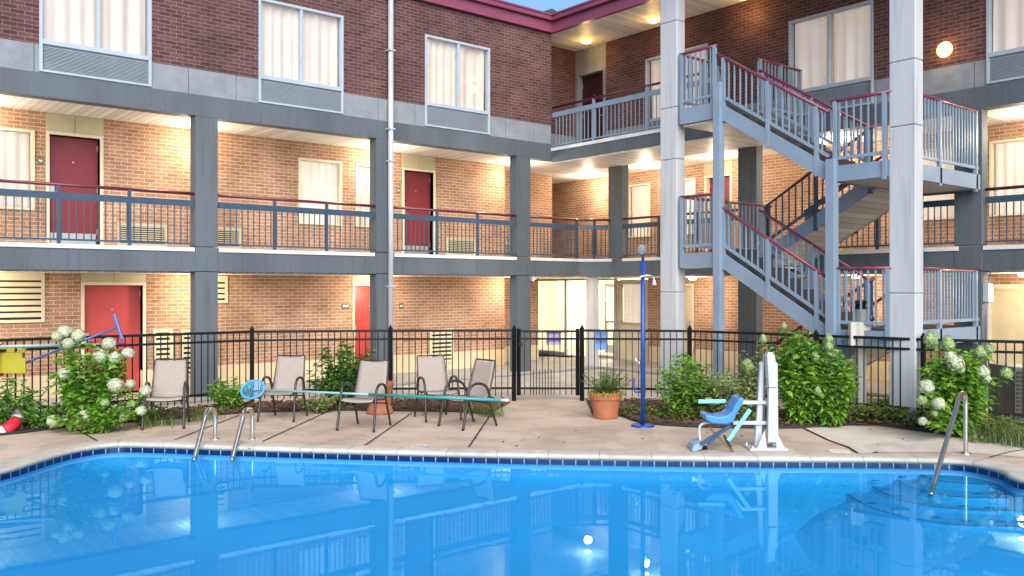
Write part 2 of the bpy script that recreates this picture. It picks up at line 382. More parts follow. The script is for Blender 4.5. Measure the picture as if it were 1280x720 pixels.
# ground, deck
M['asphalt'] = ground_mat('asphalt', (.045,.045,.045), (.06,.06,.06), .5, 40, .3, spots=False)
M['deck'] = ground_mat('deck concrete', (.40,.305,.23), (.57,.45,.35), .8, 55, .3)
M['deck2'] = ground_mat('pale new concrete', (.50,.44,.37), (.60,.54,.46), .7, 55, .2)
M['court'] = ground_mat('courtyard concrete', (.36,.32,.27), (.46,.42,.36), .5, 50, .25)
M['mulch'] = ground_mat('mulch', (.035,.018,.011), (.13,.07,.045), 26, 90, 1.0, .95, spots=False)
M['edging'] = paint('black bed edging', (.02,.018,.016), .8)
hole = offs(OUT, .20)
big = [(-300,-300),(300,-300),(300,300),(-300,300)]
deckout = [K(-13,-6), K(13,-6), K(13,12.2), K(9,13.6), K(4,15.6), K(-1,15.9), K(-5,15.0), K(-9,12.0), K(-13,11)]
sheet('ground', big, [hole], -.02, M['asphalt'])
courto = [K(-12,9.5), K(-14,20), (3.2,3.4), (3.2,-18), K(9,6), K(14,2), K(14,-8), K(-14,-8)]
sheet('courtyard', [(p[0],p[1]) for p in courto], [hole], -.006, M['court'])
sheet('pool_deck', [(p[0],p[1]) for p in deckout], [hole], 0, M['deck'])
# pale slab at right of the lift, with its cracked edge
ps = [G(1004,536), G(1062,533), G(1170,543), G(1240,548), G(1285,560), G(1300,575), G(1250,570), G(1190,566), G(1097,566), G(1080,572), G(1060,560), G(1035,551)]
sheet('concrete_pad', [(p.x,p.y) for p in ps], [], .005, M['deck2'])
# joints in the deck
jm = MB()
def strip(a, b, wd=.022, z=.010):
    d = (b-a).normalized(); nrm = Vector((-d.y, d.x, 0))*wd/2
    jm.quad((a+nrm)[:2]+(z,) if False else (a.x+nrm.x, a.y+nrm.y, z), (b.x+nrm.x, b.y+nrm.y, z), (b.x-nrm.x, b.y-nrm.y, z), (a.x-nrm.x, a.y-nrm.y, z))
for a, b in [((91,535),(122,552.5)),((218,551),(299,520)),((328,553),(414,513.5)),((456,558),(515,517)),((586,560),(613,520)),((905,545),(916,566))]:
    strip(G(*a), G(*b))
for a, b in [((1035,551),(1060,560)),((1060,560),(1080,572)),((1004,536),(1035,551)),((1097,566),(1080,572))]: strip(G(*a), G(*b), .03)
for a, b in [((1236,573),(1262,566)),((1262,566),(1282,563))]: strip(G(*a), G(*b), .02)
tag(jm.build('deck_joint', M['edging']), kind='structure')
# skimmer lid, depth tile
def disc(name, c, rx, z0, z1, mat, n=28):
    mb = MB(); mb.lathe([(0.001,z1),(rx*.96,z1),(rx,z1-.003),(rx,z0)], (c.x,c.y,0), n); return mb.build(name, mat, smooth=False)
M['lidm'] = paint('pale lid plastic', (.66,.58,.46), .6, .08)
tag(disc('skimmer_lid', G(1049,565.5), .13, .0, .016, M['lidm']), 'round pale skimmer lid set in the deck beside the pale concrete pad', 'lid')

def flat_px(name, pts, z, mat):
    mb = MB(); q = [G(x,y,z) for x,y in pts]; mb.quad(*q); return mb.build(name, mat, None)
o = tag(flat_px('depth_marker', [(513,559.2),(519,556),(536,556.4),(531,559.8)], .006, M['lip']), 'small white marker tile with worn dark marks at the pool edge', 'marker')
mk = MB()
for x in (519,522,526,529): q = G(x,557.8,.0085); mk.obox(q, (.02,.05,.001), Matrix.Rotation(-TH,3,'Z'))
mk.build('marking', M['edging'], o)
fl_ = MB(); random.seed(11)
for i in range(70):
    q = G(random.uniform(60,1240), random.uniform(516,566), .012); a_ = random.uniform(0,6.28); sz_ = random.uniform(.006,.020)
    if q.z < 1: fl_.obox((q.x,q.y,.012), (sz_*1.6,sz_,.004), Matrix.Rotation(a_,3,'Z') @ Matrix.Rotation(random.uniform(-.3,.3),3,'X'))
tag(fl_.build('fallen_leaf_litter', M['soil']), 'dark specks of leaf litter scattered on the pool deck', 'litter', kind='stuff')
random.seed(7)
# coping, tile band, shell, water
def cop_mat():
    m, n, b, L = new_mat('stone coping'); uv = coords(n, 'UV')
    br = n.nodes.new('ShaderNodeTexBrick'); L.new(uv, br.inputs['Vector']); br.offset = 0
    br.inputs['Scale'].default_value = 1; br.inputs['Brick Width'].default_value = .61; br.inputs['Row Height'].default_value = 3; br.inputs['Mortar Size'].default_value = .006
    br.inputs['Color1'].default_value = (.42,.39,.335,1); br.inputs['Color2'].default_value = (.50,.465,.40,1); br.inputs['Mortar'].default_value = (.25,.23,.2,1)
    nz = n.nodes.new('ShaderNodeTexNoise'); nz.inputs['Scale'].default_value = 5; nz.inputs['Detail'].default_value = 8; L.new(coords(n), nz.inputs['Vector'])
    mr = n.nodes.new('ShaderNodeMapRange'); mr.inputs[1].default_value = .3; mr.inputs[2].default_value = .7; mr.inputs[3].default_value = .82; mr.inputs[4].default_value = 1.12; L.new(nz.outputs['Fac'], mr.inputs[0])
    mx = n.nodes.new('ShaderNodeMixRGB'); mx.blend_type = 'MULTIPLY'; mx.inputs[0].default_value = 1; L.new(br.outputs['Color'], mx.inputs[1]); L.new(mr.outputs[0], mx.inputs[2])
    # green grime that clings to the underside of the nose
    sp = n.nodes.new('ShaderNodeSeparateXYZ'); L.new(coords(n), sp.inputs[0])
    m4 = n.nodes.new('ShaderNodeMapRange'); m4.inputs[1].default_value = -.005; m4.inputs[2].default_value = -.035; L.new(sp.outputs[2], m4.inputs[0])
    mu = n.nodes.new('ShaderNodeMath'); mu.operation = 'MULTIPLY'; L.new(m4.outputs[0], mu.inputs[0]); L.new(nz.outputs['Fac'], mu.inputs[1])
    m5 = n.nodes.new('ShaderNodeMixRGB'); L.new(mu.outputs[0], m5.inputs[0]); L.new(mx.outputs[0], m5.inputs[1]); m5.inputs[2].default_value = (.14,.20,.13,1)
    L.new(m5.outputs[0], b.inputs['Base Color']); b.inputs['Roughness'].default_value = .8; return m
cop = ring(OUT, [(.29,-.05),(.29,.010),(.27,.014),(.02,.016),(-.012,.008),(-.025,-.010),(-.025,-.030),(-.012,-.044),(.004,-.046)], 'pool_coping', cop_mat(), 'structure')
def tile_mat():
    m, n, b, L = new_mat('navy waterline tile'); br = n.nodes.new('ShaderNodeTexBrick'); L.new(coords(n,'UV'), br.inputs['Vector']); br.offset = 0
    br.inputs['Scale'].default_value = 1; br.inputs['Brick Width'].default_value = .153; br.inputs['Row Height'].default_value = .16; br.inputs['Mortar Size'].default_value = .006
    br.inputs['Color1'].default_value = (.006,.010,.06,1); br.inputs['Color2'].default_value = (.008,.016,.09,1); br.inputs['Mortar'].default_value = (.28,.32,.36,1)
    L.new(br.outputs['Color'], b.inputs['Base Color']); b.inputs['Roughness'].default_value = .15; return m
ring(OUT, [(0,-.045),(0,-.115)], 'waterline_tile', tile_mat(), 'structure')
M['shell'] = paint('blue pool plaster', (.004,.255,.56), .7, .06, .8)
M['shelledge2'] = paint('dark light ring', (.01,.07,.2), .5); M['shelledge'] = paint('navy step edge', (.006,.10,.27), .6)
PC = K(0, 5.9).to_2d()
bv, bf = [], []; rings = [(1.0,-.115),(.998,-.20),(.992,-.26),(.975,-.31),(.94,-.37),(.88,-.45),(.78,-.58),(.64,-.72),(.45,-.82),(.22,-.85)]
for sc_, z in rings:
    for p in OUT: q = PC + (p-PC)*sc_; bv.append((q.x,q.y,z))
for i in range(len(rings)-1):
    for k in range(300): bf.append((i*300+k, i*300+(k+1)%300, (i+1)*300+(k+1)%300, (i+1)*300+k))
bv.append((PC.x,PC.y,-.85)); bf += [((len(rings)-1)*300+k, (len(rings)-1)*300+(k+1)%300, len(bv)-1) for k in range(300)]
pbm = MB(); pbm.v, pbm.f = bv, bf; o = pbm.build('pool_basin', M['shell'], smooth=True); o['kind'] = 'structure'
ins = offs(OUT, -.004)
wat = sheet('water', [(p.x,p.y) for p in ins], [], WZ, glassy('pool water', (.80,.95,1.0), 1.30, .03, .9, .0, (.34,.66,.80)))
# curved entry steps in the right corner
stp = [([(1041,603),(1072,627),(1119,644),(1186,656),(1240,658.5),(1290,659)], -.36), ([(1075,597),(1105,617),(1152,632),(1215,638),(1290,640)], -.30),
       ([(1109,592),(1136,609),(1186,620.5),(1235,623),(1290,623)], -.235), ([(1144,587),(1162,599),(1203,605),(1250,606.5),(1290,607)], -.175)]
for pts, z in stp:
    cv = catmull([G(x, y, z) for x, y in pts], 6)
    e0 = cv[0] + (cv[0]-cv[1]).normalized()*.25; e1 = cv[-1] + (cv[-1]-cv[-2]).normalized()*1.2
    # close the step against the pool's own corner, following the wall just outside it
    wall = offs(OUT, .03); i0 = min(range(300), key=lambda i: (wall[i]-e0.to_2d()).length); i1 = min(range(300), key=lambda i: (wall[i]-e1.to_2d()).length)
    a, b_ = (i0, i1)
    path = []; i = b_
    step = 1 if ((a-b_) % 300) < 150 else -1
    while i != a: path.append(wall[i]); i = (i+step) % 300
    path.append(wall[a])
    inner = [p.to_2d() for p in cv]
    poly = inner + path
    sheet('pool_step', [(p.x,p.y) for p in poly], [], z, M['shell'])
    mb = MB(); ed = MB(); rows = [(0,0),(.02,-.012),(.05,-.045),(.20,-.075),(.5,-.13),(.9,-.24),(1.5,-.62)]; nC = len(cv)
    for o_, dz in rows:
        for i in range(nC):
            d = (cv[min(i+1,nC-1)]-cv[max(i-1,0)]).normalized(); mb.v.append((cv[i].x+d.y*o_, cv[i].y-d.x*o_, z+dz))
    for r_ in range(len(rows)-1):
        for i in range(nC-1): k0 = r_*nC+i; mb.f.append((k0,k0+1,k0+nC+1,k0+nC))
    sd_ = mb.build('pool_step_riser', M['shell'], smooth=True); sd_['kind'] = 'structure'
    for p, q in zip(cv[:-1], cv[1:]):
        d = (q-p).normalized(); nn = Vector((-d.y, d.x, 0))*.016
        ed.quad((p.x,p.y,z+.004),(q.x,q.y,z+.004),(q.x+nn.x,q.y+nn.y,z+.004),(p.x+nn.x,p.y+nn.y,z+.004))
    e = ed.build('pool_step_edge', M['shelledge']); e['kind'] = 'structure'
tr = MB()
for x, y, z in [(1057,607,-.30),(1070,617,-.3),(1090,629,-.36),(1118,637,-.36),(1094,601,-.235),(1107,612,-.3),(1124,620,-.3),(1145,603,-.235),(1128,596,-.2),(1168,647,-.36),(1208,651,-.36),(1252,652,-.36),(1204,633,-.3),(1238,635,-.3),(1224,617,-.235),(1256,618,-.235),(1235,600,-.175)]:
    p = G(x,y,z+.006); tr.obox((p.x,p.y,z+.006), (.09,.03,.003), Matrix.Rotation(-TH,3,'Z'))
tag(tr.build('pool_step_tread_mark', M['shelledge']), kind='structure')

for px, py, d_ in ((355,581,11.0),(983,594,10.32)):
    ub = at(px, py, d_); t = empty('underwater_light', 'dark oval light ring under water below the %s' % ('skimmer net' if px < 600 else 'white pool lift'), 'pool light', ub, -TH)
    el = [(.115*math.cos(a), 0, .022*math.sin(a)) for a in [2*math.pi*k/28 for k in range(29)]]
    MB().tube(el, .006, 6, False).build('light_ring', M['shelledge2'], t, smooth=True)
    lz = MB(); lz.lathe([(.001,0),(.10,0)], n=20, axis=Matrix.Rotation(R(90),3,'X') @ Matrix.Scale(.18,3,Vector((0,1,0)))); lz.build('light_lens', M['shell'], t)
# planting beds
bedL = [G(-30,548),G(30,542),G(90,534),G(130,531),G(235,523),G(310,517),G(420,514),G(520,515),G(575,516),G(612,519),G(638,504),K(-.15,15.5),K(-2.2,15.45),K(-4.4,15.05),K(-5.9,13.9),K(-6.9,13.1),K(-8.4,12.4)]
bedR = [G(742,522),G(775,521),G(800,529),G(850,534),G(930,536),G(1000,536),G(1062,532.5),G(1100,533),G(1170,542),G(1210,544),G(1242,547),G(1292,560),K(8.0,12.0),K(5.9,12.75),K(4.5,14.2),K(3.1,15.3),K(1.3,15.5)]
def bed(name, P):
    P = [Vector((p.x,p.y)) for p in P]; o = sheet(name, P, [], .012, M['mulch'])
    bm = bmesh.new(); bm.from_mesh(o.data); bmesh.ops.subdivide_edges(bm, edges=bm.edges[:], cuts=4, use_grid_fill=True); bmesh.ops.triangulate(bm, faces=bm.faces[:])
    bmesh.ops.subdivide_edges(bm, edges=[e for e in bm.edges if e.calc_length() > .25], cuts=2)
    for v in bm.verts:
        if not v.is_boundary: v.co.z += random.uniform(.0,.05)
    bm.to_mesh(o.data); bm.free()
bed('mulch_bed', bedL); bed('mulch_bed', bedR)
mc = MB()
def chips(P, n):
    P = [Vector((p.x,p.y)) for p in P]; x0=min(p.x for p in P); x1=max(p.x for p in P); y0=min(p.y for p in P); y1=max(p.y for p in P)
    def inside(q):
        c = False; j = len(P)-1
        for i in range(len(P)):
            if (P[i].y > q.y) != (P[j].y > q.y) and q.x < (P[j].x-P[i].x)*(q.y-P[i].y)/(P[j].y-P[i].y)+P[i].x: c = not c
            j = i
        return c
    k = 0
    while k < n:
        q = Vector((random.uniform(x0,x1), random.uniform(y0,y1)))
        if inside(q):
            mc.obox((q.x,q.y,random.uniform(.03,.065)), (random.uniform(.04,.10), random.uniform(.012,.03), .012), Matrix.Rotation(random.uniform(0,6.3),3,'Z') @ Matrix.Rotation(random.uniform(-.5,.5),3,'X') @ Matrix.Rotation(random.uniform(-.4,.4),3,'Y')); k += 1
chips(bedL, 2600); chips(bedR, 2600)
M['chip'] = leafmat('bark chip', (.03,.014,.008), (.17,.095,.06), .9, 0)
tag(mc.build('bark_chips', M['chip'], fix=False), 'dark brown bark chips scattered over the planting beds', 'mulch', kind='stuff')
em = MB()
for P, lim in ((bedL, 10), (bedR, 12)):
    pts = catmull([Vector((p.x,p.y,.02)) for p in P[:lim]], 6); em.tube(pts, .022, 6)
tag(em.build('bed_edging', M['edging'], smooth=True), kind='structure')

# ------------------------------------------------------------------ the motel building
# local axes: left wing facade is y = 0 (x < 0), right wing walkway edge is x = 1.54; corner of the upper deck at the origin
B = empty('motel_building', 'three storey L shaped brick motel with open walkways and dark red doors', 'building', (0,0,0))
S_BOT, S_TOP, LIP = 2.27, 2.62, 2.70
B_BOT, B_TOP, P_TOP, EAVE = 5.01, 5.385, 5.83, 8.0
YB, XW, XB = 1.42, 1.54, 3.35
def pt(ax, pl_, u, d, z): return (u, pl_+d, z) if ax == 'L' else (pl_+d, u, z)
def bx(mb, ax, pl_, u0, u1, d0, d1, z0, z1):
    u0, u1 = min(u0,u1), max(u0,u1)
    if ax == 'L': mb.box(u0,u1,pl_+d0,pl_+d1,z0,z1)
    else: mb.box(pl_+d0,pl_+d1,u0,u1,z0,z1)
def wall(name, mat, ax, pl_, u0, u1, z0, z1, ops=(), th=.22, parent=B):
    us = sorted({u0,u1,*[min(max(k,u0),u1) for o in ops for k in o[:2]]}); zs = sorted({z0,z1,*[min(max(k,z0),z1) for o in ops for k in o[2:4]]})
    mb = MB()
    solid = {}
    for i in range(len(us)-1):
        for j in range(len(zs)-1):
            cu, cz = (us[i]+us[i+1])/2, (zs[j]+zs[j+1])/2
            solid[i,j] = not any(min(o[0],o[1]) < cu < max(o[0],o[1]) and o[2] < cz < o[3] for o in ops)
    for (i,j), sflag in solid.items():
        if not sflag: continue
        a, b, c, d = us[i], us[i+1], zs[j], zs[j+1]
        for dd in (0, th):
            mb.quad(pt(ax,pl_,a,dd,c), pt(ax,pl_,b,dd,c), pt(ax,pl_,b,dd,d), pt(ax,pl_,a,dd,d))
        for (ii,jj,e0,e1) in ((i-1,j,(a,c),(a,d)),(i+1,j,(b,c),(b,d)),(i,j-1,(a,c),(b,c)),(i,j+1,(a,d),(b,d))):
            if not solid.get((ii,jj), False):
                mb.quad(pt(ax,pl_,e0[0],0,e0[1]), pt(ax,pl_,e1[0],0,e1[1]), pt(ax,pl_,e1[0],th,e1[1]), pt(ax,pl_,e0[0],th,e0[1]))
    me = mb.build(name, mat, parent, fix=False)
    bm = bmesh.new(); bm.from_mesh(me.data); bmesh.ops.remove_doubles(bm, verts=bm.verts, dist=1e-5); bmesh.ops.recalc_face_normals(bm, faces=bm.faces); bm.to_mesh(me.data); bm.free()
    return me
def curtain(ax, pl_, u0, u1, z0, z1, d, parent, gap=0, mat=None):
    mb = MB(); n = max(24, int(abs(u1-u0)*44)); ph = random.uniform(0,6); fq = random.uniform(20,36); rnd = random.random()
    b = 0; rows = 6
    us = [u0+(u1-u0)*i/n for i in range(n+1)]
    for r in range(rows+1):
        z = z0+(z1-z0)*r/rows; am = (.012+.016*rnd)+.015*(1-r/rows)*(.4+rnd)
        for u in us:
            dd = d + am*math.sin(u*fq+ph+.6*math.sin(u*5.3+ph)) + .016*math.sin(u*7+ph+r*.35*(rnd-.3))+.01*math.sin(u*13.7+ph*2-r*.3*rnd)
            mb.v.append(pt(ax,pl_,u,dd,z))
    for r in range(rows):
        for i in range(n): a = r*(n+1)+i; mb.f.append((a,a+1,a+n+2,a+n+1))
    return mb.build('curtain', mat or M['curtain'], parent, smooth=True, fix=False)
def window(ax, pl_, u0, u1, z0, z1, vent=None, mull=True, fmat='frame', split=None, cm='curtain'):
    fr = MB(); t = .05
    bx(fr,ax,pl_,u0,u0+t,-.025,.10,z0,z1); bx(fr,ax,pl_,u1-t,u1,-.025,.10,z0,z1)
    bx(fr,ax,pl_,u0+t,u1-t,-.025,.10,z1-t,z1); bx(fr,ax,pl_,u0+t,u1-t,-.025,.10,z0,z0+t*.7)
    g0 = z0+t*.7
    if vent: bx(fr,ax,pl_,u0+t,u1-t,-.03,.10,vent,vent+.075); g0 = vent+.075
    um = split if split else (u0+u1)/2
    if mull: bx(fr,ax,pl_,um-.025,um+.025,-.018,.09,g0,z1-t)
    f = fr.build('window', M[fmat], B, bevel=.004, seg=1)
    pn = MB(); bx(pn,ax,pl_,u0+t,u1-t,.028,.034,g0,z1-t); pn.build('pane', M['glass'], f)
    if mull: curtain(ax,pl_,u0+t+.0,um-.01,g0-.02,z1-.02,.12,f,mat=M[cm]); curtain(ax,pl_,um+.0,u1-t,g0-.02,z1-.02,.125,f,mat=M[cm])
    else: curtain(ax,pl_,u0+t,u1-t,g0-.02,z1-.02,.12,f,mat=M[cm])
    bk = MB(); bx(bk,ax,pl_,u0-.05,u1+.05,.24,.27,z0-.05,z1+.05); bk.build('window_backing', M['cream'], f)
    if vent:
        v = MB(); zz = z0+t*.7+.012; bx(v,ax,pl_,u0+t,u1-t,.03,.05,z0+t*.7,vent)
        k = 0
        while zz < vent-.02:
            c0 = pt(ax,pl_,(u0+u1)/2,.012,zz+.006)
            sz = (u1-u0-2*t,.034,.004) if ax == 'L' else (.034,u1-u0-2*t,.004)
            Mx = Matrix.Rotation(.6,3,'X') if ax == 'L' else Matrix.Rotation(-.6,3,'Y')
            v.obox(c0, sz, Mx); zz += .022
        v.build('vent_grille', M['vent'], f)
    return f
def door(ax, pl_, u0, u1, z0, z1, leafmat_='red', kick=None, trim='cream', head=None, hside=1, depth=.17):
    fr = MB(); t = .055
    bx(fr,ax,pl_,u0-t,u0,-.02,.14,z0,z1+t); bx(fr,ax,pl_,u1,u1+t,-.02,.14,z0,z1+t); bx(fr,ax,pl_,u0,u1,-.02,.14,z1,z1+t)
    f = fr.build('door', M[trim], B, bevel=.004, seg=1)
    lf = MB(); bx(lf,ax,pl_,u0+.004,u1-.004,depth-.04,depth+.01,z0+.01,z1-.004); lf.build('door_leaf', M[leafmat_], f)
    bk = MB(); bx(bk,ax,pl_,u0-.05,u1+.05,.225,.26,z0,z1+.05); bk.build('door_backing', M['dark'], f)
    if kick: kp = MB(); bx(kp,ax,pl_,u0+.04,u1-.04,depth-.048,depth-.0405,z0+.02,z0+kick); kp.build('kick_plate', M['alu'], f)
    uh = u0+.07 if hside < 0 else u1-.07
    hd = MB(); bx(hd,ax,pl_,uh-.035,uh+.035,depth-.056,depth-.041,z0+.86,z0+1.10)
    a = Vector(pt(ax,pl_,uh,depth-.09,z0+.97)); b_ = Vector(pt(ax,pl_,uh-hside*.11,depth-.09,z0+.97)); c = Vector(pt(ax,pl_,uh,depth-.05,z0+.97))
    hd.tube([c,a,b_],.011,6); hd.build('handle', M['alu'], f)
    hg_ = MB(); uo = u1-.004 if hside < 0 else u0+.004
    for zz in (.25,1.0,1.75): bx(hg_,ax,pl_,uo-.018,uo+.018,depth-.05,depth-.0415,z0+zz,z0+zz+.10)
    hg_.build('hinges', M['alu'], f)
    ph_ = MB(); uc = (u0+u1)/2; ph_.tube([pt(ax,pl_,uc,depth-.048,z0+1.52), pt(ax,pl_,uc,depth-.0405,z0+1.52)], .014, 10); ph_.build('peephole', M['alu'], f)
    if head:
        h = MB(); um = (u0+u1)/2; bx(h,ax,pl_,u0-t,um-.004,-.012,.05,z1+t+.004,head); bx(h,ax,pl_,um+.004,u1+t,-.012,.05,z1+t+.004,head); h.build('head_panel', M['olive'], f)
    return f
def louvre(ax, pl_, u0, u1, z0, z1, pitch=.09, slat=.5, mat='creamvent'):
    m = MB(); t = .05
    for a in ((u0,u0+t,z0,z1),(u1-t,u1,z0,z1),(u0+t,u1-t,z0,z0+t),(u0+t,u1-t,z1-t,z1)): bx(m,ax,pl_,a[0],a[1],-.035,-.002,a[2],a[3])
    z = z0+t+pitch*.4
    while z < z1-t-.01:
        bx(m,ax,pl_,u0+t,u1-t,-.03,-.008,z,z+pitch*slat); z += pitch
    o = m.build('louvre_vent', M[mat], B)
    d = MB(); bx(d,ax,pl_,u0+t,u1-t,-.0065,-.003,z0+t,z1-t); d.build('vent_core', M['dark'], o)
    return o
# --- third floor, left wing
WL = [(-10.91,-9.19,-10.03),(-7.28,-5.53,-6.42),(-3.6,-1.86,-2.72),(-14.6,-12.86,-13.7)]
ops = [(a,b,5.40,7.33) for a,b,c in WL]
wall('brick_wall', M['brickL'], 'L', 0, -17.5, 0, P_TOP, EAVE+.1, ops)
js = [-17.5,-15.6,-14.75,-12.5,-10.98,-8.56,-7.7,-4.73,-3.84,-1.4,-.56,0]
for a, b in zip(js[:-1], js[1:]):
    wall('stone_panel', M['panel'], 'L', 0.004, a+.005, b-.005, B_TOP, P_TOP-.003, [o for o in ops if o[0] < b and o[1] > a], .2)
for a, b, c in WL: window('L', 0, a, b, 5.40, 7.33, vent=5.84, split=c)
# return wall and deck level of the right wing
wall('brick_wall', M['brickL'], 'L', .79, 0.02, XW+.3, P_TOP, EAVE+.1, [])
wall('stone_panel', M['panel'], 'L', .794, 0.02, XW+.3, 5.25, P_TOP-.003, [])
wall('side_wall', M['brickW'], 'W', -.22, .22, 1.2, 5.3, EAVE+.1, [])
WR = [(-3.39,-1.59,-2.5),(-7.18,-5.4,-6.27),(-10.95,-9.17,-10.05),(-14.7,-12.95,-13.8)]
opr = [(a,b,5.40,7.33) for a,b,c in WR]+[(-.29,.79,5.2,8.2)]
wall('brick_wall', M['brickW'], 'W', XW, -17.5, .79, P_TOP, EAVE+.1, opr)
js = [-17.5,-15.2,-12.6,-11.3,-8.97,-8.0,-5.2,-4.1,-1.5,-.29]
for a, b in zip(js[:-1], js[1:]):
    wall('stone_panel', M['panel'], 'W', XW+.004, a+.005, b-.005, B_TOP, P_TOP-.003, [o for o in opr if o[0] < b and o[1] > a], .2)
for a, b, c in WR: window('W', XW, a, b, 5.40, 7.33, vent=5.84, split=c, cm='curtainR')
hp = MB(); bx(hp,'W',XW,-.29,.78,.0,.12,7.41,8.05); bx(hp,'W',XW,.71,.78,.0,.12,5.3,7.41); bx(hp,'W',XW,-.29,-.27,.0,.12,5.3,7.41); hp.build('door_surround', M['panel'], B)
d3 = door('W', XW, -.21, .66, 5.30, 7.35, 'shadedoor', None, 'panel', None, -1)
# --- floor slabs, beams, ceilings
sb = MB()
sb.box(-17.5, .86, 0, YB, S_BOT, S_TOP)
sb.prism([(.86,0),(.9,0),(XW,-.5),(XW,-17.5),(XB,-17.5),(XB,4.6),(.86,4.6)], 'z', S_BOT, S_TOP-.002)
sb.build('floor_slab', M['slate'], B)
lp = MB()
lb = [(-17.5,-12.12),(-11.7,-8.46),(-8.02,-4.82),(-4.36,-1.08),(-.66,.9)]
for a, b in lb: lp.box(a, b, -.02, YB-.01, S_TOP+.002, LIP-.01)
pr = [(.902,-.02),(XW-.02,-.51),(XW+.3,-.51),(XW+.3,.3),(.902,.3)]
lp.prism(pr, 'z', S_TOP+.002, LIP-.012)
for a, b in ((-4.22,-.86),(-8.72,-4.66),(-13.0,-9.12),(-17.5,-13.5)): lp.box(XW-.02, XB-.01, a, b, S_TOP+.002, LIP-.01)
lp.build('slab_lip', M['lip'], B)
bm_ = MB(); bm_.box(-17.5, 0.0, -.006, .26, B_BOT, B_TOP-.002); bm_.box(XW-.006, XW+.26, -17.5, 0.0, B_BOT, B_TOP-.002); bm_.build('beam', M['slate'], B)
c2 = MB(); c2.box(-17.5, -.002, .26, 3.2, B_BOT+.01, B_BOT+.06); c2.build('ceiling', M['soffL'], B)
c2 = MB(); c2.box(0.002, XB+2, .26, 5.2, B_BOT+.012, B_BOT+.062); c2.box(XW+.26, XB+.3, -17.5, .258, B_BOT+.01, B_BOT+.06); c2.build('ceiling', M['soffW'], B)
c1 = MB(); c1.box(-17.5, .85, .22, YB, S_BOT-.03, S_BOT-.004); c1.build('ceiling', M['soffL'], B)
c1 = MB(); c1.box(.87, XB, .02, 4.55, S_BOT-.03, S_BOT-.004); c1.box(XW+.22, XB, -17.5, .0, S_BOT-.03, S_BOT-.004); c1.build('ceiling', M['soffW'], B)
# third floor deck of the right wing (and the stair end of it)
dk = MB(); dk.box(0.0, XW-.01, -5.05, -.008, 4.955, 5.215); dk.box(-1.38, XW-.01, -5.80, -5.052, 4.955, 5.215); dk.build('deck_fascia', M['slate'], B)
dl = MB(); dl.box(-.02, XW-.005, -5.0, -.012, 5.217, 5.29); dl.build('slab_lip', M['lip'], B)
ds = MB(); ds.box(.02, XW-.02, -5.78, -.03, 4.925, 4.952); ds.box(-1.36, .018, -5.78, -5.07, 4.925, 4.952); ds.build('ceiling', M['soffW'], B)
# eaves, soffit, roof
ev = MB(); ev.box(-17.8,-.05,-.10,.0,EAVE,EAVE+.24); ev.box(-.06,.04,-17.8,-.08,EAVE+.001,EAVE+.241)
ev.box(-1.75,-1.65,-9.8,-4.4,EAVE+.001,EAVE+.24); ev.box(-1.65,-.07,-4.5,-4.4,EAVE+.001,EAVE+.24); ev.build('fascia_board', M['fascia'], B)
gt = MB(); gt.box(-17.8,-.15,-.19,-.02,EAVE+.25,EAVE+.40); gt.box(-.155,.02,-17.8,-.02,EAVE+.251,EAVE+.401); gt.box(-17.8,-.165,-.215,-.191,EAVE+.35,EAVE+.40); gt.box(-.18,-.156,-17.8,-.2,EAVE+.351,EAVE+.401)
gt.build('gutter', M['fascia'], B, bevel=.012)
sf = MB(); sf.box(.042, XW+.05, -17.5, .82, EAVE+.01, EAVE+.05); sf.box(-1.65,.04-.002-.1,-9.8,-4.5,EAVE+.01,EAVE+.05); sf.build('soffit', M['soffW'], B)
rf = MB(); sl_ = .42
rf.prism([(-.1,8.40),(5,8.40+5.1*sl_),(10.1,8.40),(10.1,8.3),(-.1,8.3)], 'x', -17.8, 5.0)
rf.prism([(-.06,8.401),(4.9,8.401+4.96*sl_),(9.9,8.401),(9.9,8.301),(-.06,8.301)], 'y', -17.8, 4.9)
rf.box(-1.65,-.2,-9.8,-4.5,8.28,8.34)
rf.build('roof', M['roof'], B)
a_, b_, c_, d_ = at(655,24,27.5), at(672,17,27.5), at(690,11,27.5), at(712,24,27.5)
gb = MB(); nv_ = Vector((ST,CT,0))*3.0
for tri in ((a_,b_,c_,d_),):
    k0 = len(gb.v); gb.v += [tuple(q) for q in tri]+[tuple(q+nv_) for q in tri]; gb.f += [(k0,k0+1,k0+2,k0+3),(k0+7,k0+6,k0+5,k0+4)]+[(k0+i,k0+4+i,k0+4+(i+1)%4,k0+(i+1)%4) for i in range(4)]
gb.build('roof_peak', M['roof'], B)
# --- second and ground floor back walls, left wing
d2a = (-10.46,-9.64); d2b = (-3.2,-2.40); d2c=(-14.4,-13.6)
cms = ['curtain','curtainglow','curtain','curtain']
w2 = [(-12.6,-10.69,3.31,4.69),(-5.79,-4.78,3.31,4.69),(-4.45,-3.62,3.31,4.69),(-16.5,-15.2,3.31,4.69)]
DT2 = 4.65
opL2 = [(a,b,z0,z1) for a,b,z0,z1 in w2]+[(a,b,S_TOP,DT2) for a,b in (d2a,d2b,d2c)]
wall('brick_wall', M['tanL'], 'L', YB, -17.5, -.29, S_TOP, B_BOT+.02, opL2)
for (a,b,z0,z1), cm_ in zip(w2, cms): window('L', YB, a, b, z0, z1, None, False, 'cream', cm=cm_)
for a, b in (d2a,d2b,d2c): door('L', YB, a, b, S_TOP+.07, DT2, 'red', .26, 'cream', B_BOT+.005, -1)
for a, b in ((-9.35,-8.46),(-7.85,-7.02),(-2.05,-1.2),(.2,1.0)):
    y_ = YB if a < -.3 else 2.2
    louvre('L', y_, a, b, 2.75, 3.17, .04, mat='olive')
wall('brick_wall', M['tanW'], 'W', -.29, YB+.22, 2.2, S_TOP, B_BOT+.02, [])
